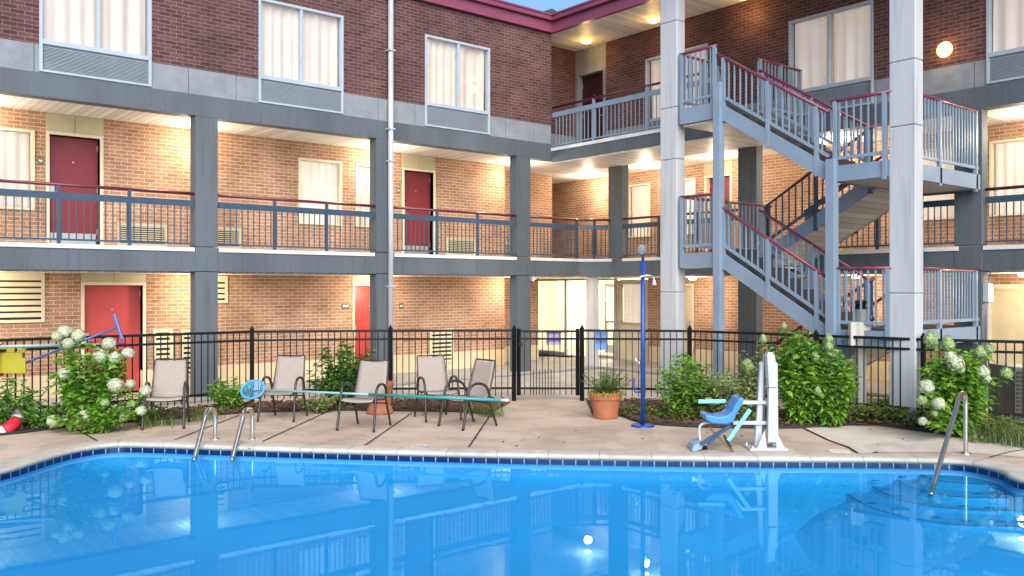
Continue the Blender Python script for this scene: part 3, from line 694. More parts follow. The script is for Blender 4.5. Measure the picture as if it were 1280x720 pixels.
wall('brick_wall', M['tanL'], 'L', 2.2, -.29+.002, 2.03, S_TOP, B_BOT+.02, [])
wall('brick_wall', M['tanW'], 'W', XB, -17.5, 3.7, S_TOP, B_BOT+.02,
     [(-.14,.67,3.31,4.72),(-1.95,-1.12,3.31,4.72),(-2.69,-1.89+.0,S_TOP,4.66),(-7.91,-6.9,3.31,4.72),(-10.3,-8.49,3.31,4.72)][0:1]
     + [(-1.62,-1.12,3.31,4.72),(-2.69,-1.89,S_TOP,4.66),(-7.91,-6.9,3.31,4.72),(-10.3,-8.49,3.31,4.72),(-14.0,-13.1,S_TOP,4.66)])
wall('brick_wall', M['tanL'], 'L', 3.7, 1.2, 3.6, S_TOP, B_BOT+.02, [])
for a, b in ((-.14,.67),(-1.62,-1.12),(-7.91,-6.9),(-10.3,-8.49)): window('W', XB, a, b, 3.31, 4.72, None, False, 'cream', cm='curtainglow')
door('W', XB, -2.64, -1.94, S_TOP+.07, 4.66, 'red', None, 'cream', B_BOT+.005, -1)
door('W', XB, -13.95, -13.15, S_TOP+.07, 4.66, 'red', .26, 'cream', B_BOT+.005, -1)
# ground floor
PZ = .46
gd = [(-9.90,-8.90),(-4.47,-3.6)]
opg = [(a,b,0,2.03) for a,b in gd]
wall('brick_wall', M['tanL'], 'L', YB, -17.5, -.29, PZ, S_BOT-.005, opg)
for q in ((-17.5,-9.96,YB-.03,YB+.1),(-8.84,-4.53,YB-.03,YB+.1),(-3.54,-.28,YB-.03,YB+.1),(-.26,1.53,2.17,2.3),(XB-.03,XB+.1,-8.3,-1.62),(XB-.03,XB+.1,-1.14,-.12),(XB-.03,XB+.1,-17.5,-10.26)):
    MB().box(*q, .06, PZ).build('plinth', M['plinth'], B, bevel=.01)
for (a, b), m_ in zip(gd, ('red2','red2')): door('L', YB, a, b, .07, 2.03, m_, None, 'cream', S_BOT-.035, -1)
for a,b,z0,z1 in ((-11.9,-10.54,1.39,2.235),(-7.95,-7.3,1.69,2.22)): louvre('L', YB, a, b, z0, z1, .105, .68)
for a,b,z0,z1 in ((-8.73,-8.37,.3,1.21),(-8.22,-7.86,.3,1.19),(-2.53,-1.87,.25,1.03)): louvre('L', YB-.031, a, b, z0, z1, .095)
wall('brick_wall', M['tanW'], 'W', -.29, YB+.22, 2.2, PZ, S_BOT-.005, [])
wall('brick_wall', M['tanL'], 'L', 2.2, -.288, 1.53, PZ, S_BOT-.005, [])
wall('brick_wall', M['tanW'], 'W', XB, -17.5, -.06, PZ, S_BOT-.005, [(-1.52,-1.2,0,2.03),(-10.2,-8.46,0,2.02)])
door('W', XB, -1.5, -1.22, .07, 2.03, 'cream', None, 'cream', None, 1)
shm = MB(); z = .07
while z < 2.0: bx(shm,'W',XB,-10.15,-8.5,.05,.075,z,z+.052); bx(shm,'W',XB,-10.15,-8.5,.06,.08,z+.052,z+.06); z += .06
shm.build('roller_shutter', M['creamvent'], B)
sh2 = MB(); bx(sh2,'W',XB,-10.2,-10.15,-.03,.1,.07,2.02); bx(sh2,'W',XB,-8.5,-8.44,-.03,.1,.07,2.02); bx(sh2,'W',XB,-10.15,-8.5,-.03,.1,1.97,2.05); sh2.build('shutter_frame', M['cream'], B)
# lobby behind glass at the inner corner
lbm = MB()
lbm.box(XB+3.2, XB+3.3, -.1, 4.7, .05, 2.3); lbm.box(XB+.05, XB+3.2, 4.6, 4.7, .05, 2.3); lbm.box(XB+.25, XB+3.2, -.2, -.1, .05, 2.3); lbm.box(XB+.02,XB+3.2,-.1,4.6,2.27,2.31)
lbm.build('lobby_wall', paint('lobby cream wall', (.62,.56,.44), .7, .05), B)
lf_ = MB(); lf_.box(XB,XB+3.2,-.1,4.6,.02,.062); lf_.build('lobby_floor', paint('lobby tile', (.55,.46,.34), .35, .08), B)
st = MB()
for a, b in ((4.42,4.5),(3.03,3.1),(1.9,1.97),(1.06,1.14)): bx(st,'W',XB,a,b,-.03,.06,.06,2.25)
bx(st,'W',XB,1.14,4.42,-.03,.06,2.19,2.25); bx(st,'W',XB,1.14,1.9,-.03,.06,.06,.14); bx(st,'W',XB,3.1,4.42,-.03,.06,.06,.14)
sto = st.build('storefront', M['frame'], B, bevel=.005, seg=1)
pn = MB(); bx(pn,'W',XB,1.14,1.9,.01,.016,.14,2.19); bx(pn,'W',XB,1.97,3.03,.01,.016,.06,2.19); bx(pn,'W',XB,3.1,4.42,.01,.016,.14,2.19); pn.build('pane', M['glass'], sto)
gdf = MB(); 
for a, b in ((2.02,2.10),(2.90,2.98)): bx(gdf,'W',XB+1.5,a,b,0,.06,.06,2.1)
bx(gdf,'W',XB+1.5,2.1,2.9,0,.06,2.0,2.1); bx(gdf,'W',XB+1.5,2.1,2.9,0,.06,.06,.3); bx(gdf,'W',XB+1.5,2.1,2.9,0,.06,.95,1.02); bx(gdf,'W',XB+1.5,2.45,2.5,0,.06,.3,2.0)
gdf.build('inner_door', M['white'], B)
pcm = MB(); bx(pcm,'W',XB+3.14,2.15,2.85,0,.05,.1,1.95); pcm.build('lobby_cabinet', paint('orange wood', (.45,.22,.08), .5), B)
pcm = MB(); bx(pcm,'W',XB+3.16,-.05+.2,.75,0,.03,1.35,1.75); pcm.build('lobby_picture', paint('brown picture', (.3,.14,.06), .5,.4), B)
# door right of the lobby glass, its curtain glowing by emission
dfr = MB()
for a, b in ((.92,1.02),(-.06,.02)): bx(dfr,'W',XB,a,b,-.04,.1,.06,2.2)
bx(dfr,'W',XB,.02,.92,-.04,.1,2.08,2.2); bx(dfr,'W',XB,.02,.92,-.02,.06,1.0,1.06)
dd = dfr.build('door', M['olive'], B)
pn = MB(); bx(pn,'W',XB,.02,.92,.0,.006,1.06,2.08); pn.build('pane', M['glass'], dd)
lw = MB(); bx(lw,'W',XB,.02,.92,.01,.04,.06,1.0); lw.build('door_leaf', M['cream'], dd)
curtain('W', XB, .02, .92, 1.0, 2.1, .12, dd, mat=M['curtainglow'])
# walkway floors
wf = MB(); wf.box(-17.5, XB, -.16, YB, .0, .06); wf.box(XW-.16, XB, -17.5, -.162, .0, .06); wf.box(-.26, XB, YB+.002, 2.2, .0, .058); wf.build('walkway_floor', M['tile'], B, bevel=.01)
# rear shell so that no daylight leaks through the rooms
rs = MB(); rs.box(-17.5,10,9.4,9.6,0,8.3); rs.box(9.3,9.5,-17.5,9.4,0,8.3); rs.box(-17.6,-17.45,1.3,9.4,0,8.3); rs.box(3.4,9.3,-17.6,-17.45,0,8.3); rs.build('rear_wall', M['brickL'], B)
# --- columns
for x0 in (-8.44,-4.78,-1.06,-12.1,-15.8):
    c = MB(); c.box(x0, x0+.40, -.012, .26, .0, S_BOT-.008); c.box(x0, x0+.40, -.012, .26, S_BOT+.008, LIP-.008); c.box(x0, x0+.40, -.012, .26, LIP+.008, B_BOT-.004)
    c.build('column', M['slate'], B, bevel=.008)
for y0 in (-.85,-4.64,-9.1,-13.5):
    c = MB()
    if y0 < -1: c.box(XW-.012, XW+.22, y0, y0+.46, .0, S_BOT-.008)
    c.box(XW-.012, XW+.22, y0, y0+.46, S_BOT+.008, LIP-.008); c.box(XW-.012, XW+.22, y0, y0+.46, LIP+.008, B_BOT-.004)
    c.build('column', M['slate'], B, bevel=.008)
c = MB(); c.box(1.30,1.52,-.08,.16,.0,S_BOT-.004); c.build('column', M['white'], B, bevel=.008)
for y0 in (-4.96,-9.38):
    c = MB()
    for z0, z1 in ((0,1.9),(1.904,4.355),(4.360,5.31),(5.315,6.9),(6.904,8.27)): c.box(-1.4,-1.16,y0,y0+.40,z0,z1)
    c.build('tall_column', M['white'], B, bevel=.018)

# ------------------------------------------------------------------ railings
def rail(parent, p, q, h=.95, style='walk', mats=('navy','maroon'), posts=None, pitch=.108, name='railing', b0=.06, ends=False, ext=0):
    p, q = Vector(p), Vector(q); d = q-p; L = Vector((d.x,d.y,0)).length; mb = MB(); up = Vector((0,0,1))
    f = lambda t, z: p + d*t + up*z
    th = .016 if style == 'walk' else .022
    mb.bar(f(0,b0), f(1,b0), .03, .03 if style == 'walk' else .05)
    if style == 'walk': mb.bar(f(0,h-.20), f(1,h-.20), .035, .11); top = h-.25
    else: top = h-.03
    n = max(1, int(L/pitch))
    for i in range(1, n):
        t = i/n; a, b = f(t,b0), f(t,top); mb.box(a.x-th/2,a.x+th/2,a.y-th/2,a.y+th/2,a.z,b.z)
    r = mb.build(name, M[mats[0]], parent)
    hr = MB(); e = d.normalized()*ext; hr.tube([f(0,h-.022)-e, f(1,h-.022)+e], .028, 10); hr.build('handrail', M[mats[1]], r, smooth=True)
    pw = .05 if style == 'walk' else .06
    for t in (posts or []):
        pm = MB(); a, b = f(t, -.02 if style == 'walk' else -.30), f(t,h-.03); pm.box(a.x-pw/2,a.x+pw/2,a.y-pw/2,a.y+pw/2,a.z,b.z); pm.build('post', M[mats[0]], r)
    return r
for a, b in ((-11.7,-8.46),(-8.02,-4.80),(-4.36,-1.08),(-15.4,-12.12)): rail(B, (a,.03,LIP), (b,.03,LIP), .96, posts=(.333,.667))
rail(B, (-.64,.03,LIP), (.9,.03,LIP), .96, posts=(.98,)); rail(B, (.93,.02,LIP), (1.53,-.44,LIP), .96, posts=(.5,))
rail(B, (XW+.03,-.86,LIP), (XW+.03,-4.16,LIP), .96, posts=(.333,.667)); rail(B, (XW+.03,-5.85,LIP), (XW+.03,-8.62,LIP), .96, posts=(.02,.5)); rail(B, (XW+.03,-9.14,LIP), (XW+.03,-13.0,LIP), .96, posts=(.333,.667))
rail(B, (.03,-.02,5.29), (.03,-4.9,5.29), .98, mats=('steel','maroon'), posts=(.28,.61,.98), pitch=.118)

# ------------------------------------------------------------------ staircase
S = empty('outdoor_staircase', 'pale blue steel staircase with maroon handrails zigzagging down between two tall white columns', 'staircase', (0,0,0))
SX0, SXM, SX1 = -1.4, -.03, 1.40
def fl(x0, x1, y0, z0, y1, z1, n):
    d = -.27
    for xs in ((x0,x0+.045),(x1-.045,x1)):
        sd_ = MB(); sd_.prism([(y0,z0),(y1,z1),(y1,z1+d),(y0,z0+d)], 'x', *xs); f = sd_.build('stringer', M['steel'], S)
    t = MB(); ry, rz = (y1-y0)/n, (z1-z0)/n
    for i in range(n):
        ya, yb_ = y0+ry*i, y0+ry*(i+1); zt = z0+rz*(i+1)-.0
        t.box(x0+.046, x1-.046, min(ya,yb_)-.01, max(ya,yb_)+.0, zt-.005, zt+.035)
        t.box(x0+.046, x1-.046, ya-.012 if ry<0 else ya-.0, ya+.0 if ry<0 else ya+.012, zt+.035, zt-rz)
    t.build('tread', M['tread'], f)
    u = MB(); u.prism([(y0,z0+d+.015),(y1,z1+d+.015),(y1,z1+d+.045),(y0,z0+d+.045)], 'x', x0+.046, x1-.046); u.build('flight_soffit', M['soffS'], f)
    return f
def landing(x0, x1, y0, y1, z, th=.26):
    m = MB(); m.box(x0,x0+.05,y1,y0,z-th,z-.015); m.box(x1-.05,x1,y1,y0,z-th,z-.015); m.box(x0+.05,x1-.05,y1,y1+.05,z-th,z-.015); m.box(x0+.05,x1-.05,y0-.05,y0,z-th,z-.015)
    l = m.build('landing', M['steel'], S)
    t = MB(); t.box(x0+.052,x1-.052,y1+.052,y0-.052,z-.05,z-.012); t.build('landing_floor', M['tread'], l)
    u = MB(); u.box(x0+.052,x1-.052,y1+.052,y0-.052,z-th+.01,z-th+.03); u.build('landing_soffit', M['soffS'], l)
SR = ('steel','maroon2'); DR = ('steel','maroon')
ZU, ZL = 3.90, 1.35
fl(SX0, SXM-.06, -5.82, 5.28, -8.02, ZU, 8); fl(SXM+.03, SX1, -8.02, ZU, -5.82, LIP-.03, 7)
fl(SX0, SXM-.06, -5.82, LIP-.01, -8.02, ZL, 7); fl(SXM+.03, SX1, -8.02, ZL, -5.9, .06, 7)
landing(SX0+.012, XW-.02, -8.03, -9.08, ZU); landing(SX0+.012, XW-.02, -8.03, -9.08, ZL)
m = MB(); m.box(SX0,SX0+.05,-5.80,-5.06,2.34,2.615); m.box(SX0+.05,XW-.03,-5.10,-5.06,2.34,2.615); m.box(SX0+.05,SXM,-5.80,-5.76,2.34,2.615); m.box(SX0+.052,XW-.03,-5.755,-5.105,2.55,2.61)
l = m.build('landing', M['steel'], S)
u = MB(); u.box(SX0+.052,XW-.03,-5.755,-5.105,2.36,2.39); u.build('landing_soffit', M['soffS'], l)
m = MB(); m.box(SX0-.012,SX0-.002,-5.80,-5.06,4.96,5.25); m.build('deck_edge_plate', M['steel'], S)
# posts
for x, y, z in ((SX0-.01,-5.98,5.58),(SX0-.01,-8.14,3.99)):
    pm = MB(); pm.box(x-.07,x+.07,y,y+.15,0,z); pm.box(x-.11,x+.11,y-.04,y+.19,0,.015); pm.build('support_post', M['steel'], S, bevel=.006)
for x, y, z in ((XW-.12,-8.14,3.62),):
    pm = MB(); pm.box(x-.06,x+.06,y,y+.12,0,z); pm.build('support_post', M['steel'], S, bevel=.006)
kw = dict(style='stair', name='stair_railing', mats=SR, b0=.10)
rail(S, (SX0+.02,-5.04,5.28), (SX0+.02,-5.82,5.28), .99, posts=(.03,.97), ext=.02, **kw)
rail(S, (SXM-.0,-5.76,5.28), (SX1,-5.76,5.28), .99, posts=(.03,.5,.97), **kw)
rail(S, (SX0+.02,-5.04,5.28), (-.06,-5.04,5.28), .99, posts=(.5,), **kw)
kf = dict(style='stair', name='stair_railing', mats=SR, b0=.13, pitch=.118)
rail(S, (SX0+.02,-5.86,5.27), (SX0+.02,-8.0,ZU+.02), .84, posts=(.06,.48,.9), **kf)
rail(S, (SXM-.08,-5.84,5.27), (SXM-.08,-8.02,ZU+.0), .76, posts=(.04,.5,.97), **kf)
rail(S, (SX0+.02,-8.06,ZU), (SX0+.02,-9.0,ZU), 1.02, posts=(.05,.9), ext=.02, **kw)
rail(S, (SX0+.04,-9.05,ZU), (XW-.03,-9.05,ZU), 1.08, posts=(.5,.96), **{**kw,'pitch':.105})
rail(S, (SXM+.05,-8.0,ZU), (SXM+.05,-5.84,LIP-.02), .82, posts=(.03,.5,.97), style='stair', name='stair_railing', mats=('navy','maroon'), b0=.13, pitch=.13)  # inner flight rails take a darker paint to carry the shade there
rail(S, (SX1-.02,-8.0,ZU), (SX1-.02,-5.84,LIP-.02), .82, posts=(.03,.5,.97), style='stair', name='stair_railing', mats=('navy','maroon'), b0=.13, pitch=.13)
rail(S, (SX0+.02,-5.04,LIP-.05), (SX0+.02,-5.82,LIP-.05), 1.01, posts=(.03,.97), ext=.02, **kw)
rail(S, (SX0+.02,-5.06,LIP-.05), (XW-.1,-5.06,LIP-.05), 1.01, posts=(.5,), **{**kw,'pitch':.12})
rail(S, (SX0+.02,-5.86,LIP-.02), (SX0+.02,-8.0,ZL+.02), .78, posts=(.06,.48,.9), **kf)
rail(S, (SXM-.08,-5.84,LIP-.02), (SXM-.08,-8.02,ZL), .76, posts=(.04,.5,.97), **kf)
rail(S, (SX0+.02,-8.06,ZL), (SX0+.02,-9.0,ZL), .95, posts=(.1,.95), ext=.02, **kw)
rail(S, (SX0+.04,-9.05,ZL), (XW-.03,-9.05,ZL), .95, posts=(.5,.96), **{**kw,'pitch':.105})
rail(S, (SXM+.05,-8.0,ZL), (SXM+.05,-5.95,.08), .82, posts=(.03,.5,.97), style='stair', name='stair_railing', mats=('navy','maroon'), b0=.13, pitch=.13)
rail(S, (SX1-.02,-8.0,ZL), (SX1-.02,-5.95,.08), .82, posts=(.03,.5,.97), style='stair', name='stair_railing', mats=('navy','maroon'), b0=.13, pitch=.13)

# ------------------------------------------------------------------ lamps of the building
def lamp(loc, label, power, wall_=None, color=(1,.82,.60), name='ceiling_lamp', cat='lamp', group=None):
    t = empty(name, label, cat, loc, 0, group)
    if wall_:
        A = Matrix.Rotation(R(-90),3,'Y') if wall_ == 'W' else Matrix.Rotation(R(90),3,'X')
    else: A = Matrix.Rotation(R(180),3,'X')
    MB().lathe([(.001,0),(.11,0),(.115,.008),(.105,.018),(.001,.018)], n=20, axis=A).build('lamp_base', M['lampbase'], t, smooth=False)
    k_ = 1.35 if power < 5 else 1.0
    MB().lathe([(.095*k_,.018),(.10*k_,.028*k_),(.085*k_,.05*k_),(.05*k_,.064*k_),(.001,.07*k_)], n=20, axis=A).build('lamp_shade', M['lampgold' if power < 5 else 'lampglass'], t, smooth=True)
    ld = bpy.data.lights.new('lamp_light', 'POINT'); ld.energy = power; ld.color = color; ld.shadow_soft_size = .1
    lo = bpy.data.objects.new('lamp_light', ld); col.objects.link(lo); lo.parent = t; lo.location = A @ Vector((0,0,.34))
    return t
n2 = ['far left bay','leftmost slate column','slate column with the downpipe','slate column left of the gate']
for x, nm in ((-11.75,0),(-8.08,1),(-4.15,2),(-.35,3)):
    lamp((x,.85,B_BOT+.008), 'round ceiling lamp above the middle walkway behind the %s' % n2[nm], LAMP_W, group='walkway ceiling lamps')
    lamp((x,.85,S_BOT-.032), 'round ceiling lamp above the ground floor walkway behind the %s' % n2[nm], LAMP_W*.8, group='walkway ceiling lamps')
for (x, y), nm in (((2.77,1.57),'at the inner corner'), ((2.5,-.72),'behind the dark column right of the corner'), ((2.5,-2.9),'by the red door behind the staircase'), ((2.5,-5.9),'over the wall behind the stair flights'), ((2.5,-9.6),'at the right edge by the curtained window')):
    lamp((x,y,B_BOT+.008), 'round ceiling lamp over the middle walkway %s' % nm, LAMP_W, group='walkway ceiling lamps')
for (x, y), nm in (((2.5,-2.2),'by the narrow cream door'), ((2.5,-6.3),'under the stair flights'), ((2.5,-9.4),'by the roller shutter')):
    lamp((x,y,S_BOT-.032), 'round ceiling lamp over the ground floor walkway %s' % nm, LAMP_W*.8, group='walkway ceiling lamps')
lamp((5.0,2.6,2.268), 'lobby ceiling lamp behind the glass front', 190, color=(1,.90,.74))
for (x, y), nm in (((1.0,-.16),'over the dark door'), ((.98,-2.32),'left of the tall white column'), ((1.2,-4.56),'right of the tall white column')):
    lamp((x,y,EAVE+.008), 'glowing lamp under the top eave %s' % nm, 4.0, color=(1,.62,.22), group='eave lamps')
lamp((XW,-8.49,6.12), 'glowing round wall lamp on dark brick right of the second tall column', 3.0, wall_='W', color=(1,.62,.22), name='wall_lamp')

# downpipe
t = empty('downpipe', 'white downpipe running down in front of the second slate column', 'downpipe', (-4.49,-.09,0))
MB().tube([(0,0,.02),(0,0,7.9)], .055, 12).build('pipe', M['pipe'], t, smooth=True)
hm = MB(); hm.box(-.10,.10,-.09,.09,7.88,8.12); hm.build('hopper', M['pipe'], t, bevel=.02)
for z in (2.0,4.55,5.2,6.8): MB().box(-.07,.07,-.065,.09,z,z+.03).build('bracket', M['pipe'], t)
# small things on the walls
def plate_(name, ax, pl_, u, z, w_, h_, label, cat='sign', mat='plate', mark=True, d=-.012):
    m = MB(); bx(m,ax,pl_,u-w_/2,u+w_/2,d,-.002,z-h_/2,z+h_/2); o = m.build(name, M[mat], None, bevel=.003, seg=1); tag(o, label, cat)
    if mark:
        k = MB(); 
        for i, (a, b) in enumerate(((-.32,-.12),(-.05,.1),(.16,.33))): bx(k,ax,pl_,u+a*w_,u+b*w_,d-.003,d-.0005,z-h_*.08-(.1*h_ if i==1 else 0),z+h_*.22-(.1*h_ if i==1 else 0))
        k.build('marking', M['lip'], o)
    return o
plate_('room_sign', 'L', YB, -4.69, 1.59, .20, .12, 'small grey sign with pale marks left of the narrow red ground floor door')
plate_('room_sign', 'L', YB, -3.28, 1.57, .12, .13, 'small dark sign on ground floor brick right of the white downpipe')
plate_('room_sign', 'L', YB, -10.60, 4.17, .08, .12, 'tiny room plate beside the far left red door on the middle floor')
plate_('room_sign', 'L', YB, -3.36, 4.17, .08, .12, 'tiny room plate beside the red door right of the downpipe')
plate_('room_sign', 'L', 2.2, .98, 4.19, .16, .1, 'pale room plate on brick near the inner corner of the middle floor', mat='cream')
t = empty('security_camera', 'small white dome camera under the slab beside the third slate column', 'camera', (-.50,.12,S_BOT))
MB().lathe([(.001,0),(.05,0),(.05,-.03),(.001,-.03)], n=16).build('mount', M['lip'], t); cb = MB(); cb.tube([(0,0,-.03),(0,-.02,-.08)],.015,8); cb.build('arm', M['lip'], t)
MB().obox((0,-.05,-.09),(.07,.16,.07),Matrix.Rotation(.3,3,'X')).build('camera_body', M['lip'], t, bevel=.015)
cl_ = MB(); cl_.tube([(0,-.12,-.115),(0,-.14,-.122)],.028,12); cl_.build('lens', M['dark'], t)
t = empty('junction_box', 'grey electrical box with conduit on the slate column by the roller shutter', 'box', (XW+.1,-9.1,1.9))
m = MB(); m.box(-.1,.1,-.10,-.002,-.16,.16); m.build('box_body', M['frame'], t, bevel=.01); m = MB(); m.tube([(0,-.05,-.16),(0,-.05,-1.8)],.016,8); m.tube([(0.05,-.05,.16),(.1,-.05,.30),(.1,-.05,.36)],.012,8); m.build('conduit', M['frame'], t)
m = MB(); p0 = at(697,427,17.5)

# ------------------------------------------------------------------ fence
def fence_run(P, label, posts):
    t = empty('metal_fence', label, 'fence', (0,0,0))
    for i in range(len(P)-1):
        a, b = P[i], P[i+1]; d = b-a; n = max(2, round(d.length/.108)); mb = MB()
        for z, hh in ((1.235,.042),(1.09,.036),(.225,.036)): mb.bar(a+Vector((0,0,z)), b+Vector((0,0,z)), .03, hh)
        for k in range(1, n):
            p = a+d*(k/n); mb.tube([(p.x,p.y,.09),(p.x,p.y,1.235)], .0102, 4)
        mb.build('fence_panel', M['black'], t)
    for p in posts:
        pm = MB(); pm.box(p.x-.028,p.x+.028,p.y-.028,p.y+.028,0,1.27); pm.lathe([(.04,1.27),(.042,1.285),(.02,1.30),(.022,1.315),(.001,1.335)],(p.x,p.y,0),10); pm.build('fence_post', M['black'], t)
    return t
FP = lambda px, d: K((px-640)/FPX*d, d)
fa = [FP(-260,10.6), FP(-80,12.0), FP(90,13.2), FP(315,15.0), FP(488,15.35), FP(642.5,15.45)]
fence_run(fa, 'black metal picket fence behind the patio chairs left of the gate', fa)
fb = [FP(727.5,15.45), FP(862,15.25), FP(1020,13.75), FP(1154,12.72), FP(1290,12.1), FP(1480,11.4)]
fence_run(fb, 'black metal picket fence behind the pool lift and shrubs right of the gate', fb)
g0, g1 = FP(648.5,15.45), FP(722,15.45)
t = empty('fence_gate', 'narrow black metal gate with short pickets along its lower half', 'gate', (0,0,0))
mb = MB(); d = g1-g0
for z, hh in ((1.22,.04),(1.09,.036),(.22,.036)): mb.bar(g0+Vector((0,0,z)), g1+Vector((0,0,z)), .03, hh)
for k in range(1,10):
    p = g0+d*(k/10); mb.tube([(p.x,p.y,.11),(p.x,p.y,1.22)], .0102, 4)
for k in range(2,6):
    p = g0+d*((k+.5)/10); mb.tube([(p.x,p.y,.11),(p.x,p.y,.55)], .0102, 4)
mb.build('gate_panel', M['black'], t)
for p in (g0, g1):
    pm = MB(); pm.box(p.x-.025,p.x+.025,p.y-.025,p.y+.025,.10,1.27); pm.build('gate_stile', M['black'], t)
lt = MB(); q = g0+d*.03; lt.obox((q.x,q.y,1.0),(.06,.09,.07),Matrix.Rotation(-TH,3,'Z')); lt.build('latch', M['black'], t)
hg = MB(); 
for z in (.35,1.12): q = g1; hg.obox((q.x+.03,q.y-.02,z),(.07,.05,.08),Matrix.Rotation(-TH,3,'Z'))
hg.build('hinge', M['black'], t)
# boards hanging on fence and gate
def board(name, px0, px1, py0, py1, d, mat, label, cat='sign', th=.012):
    a = at(px0,py0,d); b = at(px1,py1,d); c = (a+b)/2
    o = MB().obox((0,0,0), (abs((px1-px0)/FPX*d), th, abs(py1-py0)/FPX*d), Matrix.Identity(3)).build(name, mat, None, bevel=.003, seg=1)
    o.location = c; o.rotation_euler = (0,0,-TH); return tag(o, label, cat)
board('fence_sign', 744, 759.5, 415.5, 438, 15.5, paint('light blue sign', (.12,.27,.62), .5), 'light blue rectangular sign hung on the fence right of the gate')
board('gate_sign', 683, 701.5, 416, 431.5, 15.5, paint('lilac sign', (.36,.28,.50), .5), 'lilac rectangular sign hung behind the narrow black gate')

# ------------------------------------------------------------------ pool furniture
def chair_proto():
    t = empty('patio_chair', 'x', 'chair', (0,0,0), 0, 'patio chairs around the pool')
    def sag(n, path, w0, w1, name):
        mb = MB(); m = 8
        for i, (y, z) in enumerate(path):
            w_ = w0+(w1-w0)*i/(len(path)-1)
            for k in range(m+1):
                u = -1+2*k/m; mb.v.append((u*w_, y, z-.018*(1-u*u)))
        for i in range(len(path)-1):
            for k in range(m): a = i*(m+1)+k; mb.f.append((a,a+1,a+m+2,a+m+1))
        o = mb.build(name, M['sling'], t, smooth=True, fix=False); md = o.modifiers.new('s','SOLIDIFY'); md.thickness = .006; return o
    sag(0, [(.25,.405),(.24,.425),(.20,.435),(.1,.425),(0,.412),(-.1,.402),(-.17,.405)], .235, .235, 'seat')
    sag(0, [(-.17,.41),(-.20,.45),(-.23,.53),(-.265,.65),(-.30,.78),(-.325,.87),(-.345,.925)], .235, .205, 'backrest')
    for s_ in (-1,1):
        f1 = catmull([(s_*.275,.30,0),(s_*.268,.245,.25),(s_*.262,.20,.48),(s_*.262,.16,.575),(s_*.262,.08,.625),(s_*.262,-.04,.625),(s_*.26,-.14,.575),(s_*.255,-.20,.47),(s_*.25,-.205,.42)], 5)
        MB().tube(f1, .019, 8).build('arm_leg', M['bronze'], t, smooth=True)
        f2 = catmull([(s_*.255,-.34,0),(s_*.25,-.26,.22),(s_*.245,-.19,.41)], 5); MB().tube(f2, .017, 8).build('rear_leg', M['bronze'], t, smooth=True)
        f3 = catmull([(s_*.243,.25,.40),(s_*.243,.19,.432),(s_*.243,0,.412),(s_*.243,-.16,.405),(s_*.24,-.205,.46),(s_*.23,-.27,.65),(s_*.212,-.35,.93)], 6); MB().tube(f3, .013, 8).build('side_rail', M['bronze'], t, smooth=True)
    cb = MB(); cb.tube([(-.265,.215,.40),(.265,.215,.40)],.011,8); cb.tube([(-.25,-.23,.33),(.25,-.23,.33)],.011,8); cb.tube([(-.212,-.35,.93),(.212,-.35,.93)],.012,8); cb.build('crossbar', M['bronze'], t, smooth=True)
    return t
ch0 = chair_proto()
chairs = [((181,538),(226.7,537),(191,530),(235,529),'patio chair nearest the white hydrangea, facing the pool'),
          ((324,528),(364,528.6),(344,520),(383,521),'patio chair by the fence with the skimmer net in front of it'),
          ((423,539),(464,541.6),(447,530.5),(487,532.8),'patio chair standing in front of the tall terracotta planter'),
          ((535,528),(574,526),(520.5,521),(558,520),'patio chair partly hidden behind the sideways chair by the gate'),
          ((547.5,534),(576,539),(591,528),(620,533),'patio chair turned sideways to face left, nearest the gate')]
for i, (a, b, c, e, lab) in enumerate(chairs):
    o = ch0 if i == 0 else copy_tree(ch0)
    fm = (G(*a)+G(*b))/2; rm = (G(*c)+G(*e))/2; dr = fm-rm; ctr = (fm+rm)/2
    yaw = math.atan2(-dr.x, dr.y)
    o.location = (ctr.x, ctr.y, .002); o.rotation_euler = (0,0,yaw); o['label'] = lab

# skimmer net
a = at(330,488.5,13.05); a.z = .47; b = at(636,504,11.95); b.z = .455
M['aqua2'] = paint('light blue net plastic', (.06,.30,.52), .35, .06); M['polegrey'] = paint('grey aqua pole', (.22,.38,.42), .3, .06); M['teal'] = paint('teal pole', (.02,.24,.27), .3, .06)
t = empty('pool_skimmer', 'blue leaf net on a long aqua pole resting across the patio chairs', 'pool net', a)
L_ = b-a
mb = MB(); mb.tube([(0,0,0), L_*.55], .017, 10); mb.build('pole', M['polegrey'], t, smooth=True)
mb = MB(); mb.tube([L_*.45, L_*.97], .021, 10); mb.build('pole_sleeve', M['teal'], t, smooth=True)
mb = MB(); mb.tube([L_*.97, L_], .022, 10); mb.build('pole_grip', M['whitemetal'], t, smooth=True)
dv = L_.normalized(); side = Vector((0,0,1))*.8 + Vector((-dv.y,dv.x,0))*.55; side.normalize()
lp_ = [ -dv*(.0) + side*0 ]
hoop = [Vector((0,0,0)) - dv*(.19-.19*math.cos(k/20*2*math.pi)) + side*.15*math.sin(k/20*2*math.pi) for k in range(21)]
mb = MB(); mb.tube(hoop, .018, 8); mb.build('net_frame', M['aqua2'], t, smooth=True)
nm = MB(); cen = -dv*.19; nv = dv.cross(side)
for i in range(-6,7):
    for j in range(-6,7):
        def P_(i,j):
            x, y = i/6, j/6; r2 = min(1, x*x+y*y); return cen + dv*.185*x + side*.145*y + nv*(.08*(1-r2))
        if i < 6 and (i*i+j*j) < 36 and ((i+1)**2+j*j) < 40: nm.tube([P_(i,j),P_(i+1,j)], .004, 3)
        if j < 6 and (i*i+j*j) < 36 and (i*i+(j+1)**2) < 40: nm.tube([P_(i,j),P_(i,j+1)], .004, 3)
nm.build('net', M['aqua2'], t)
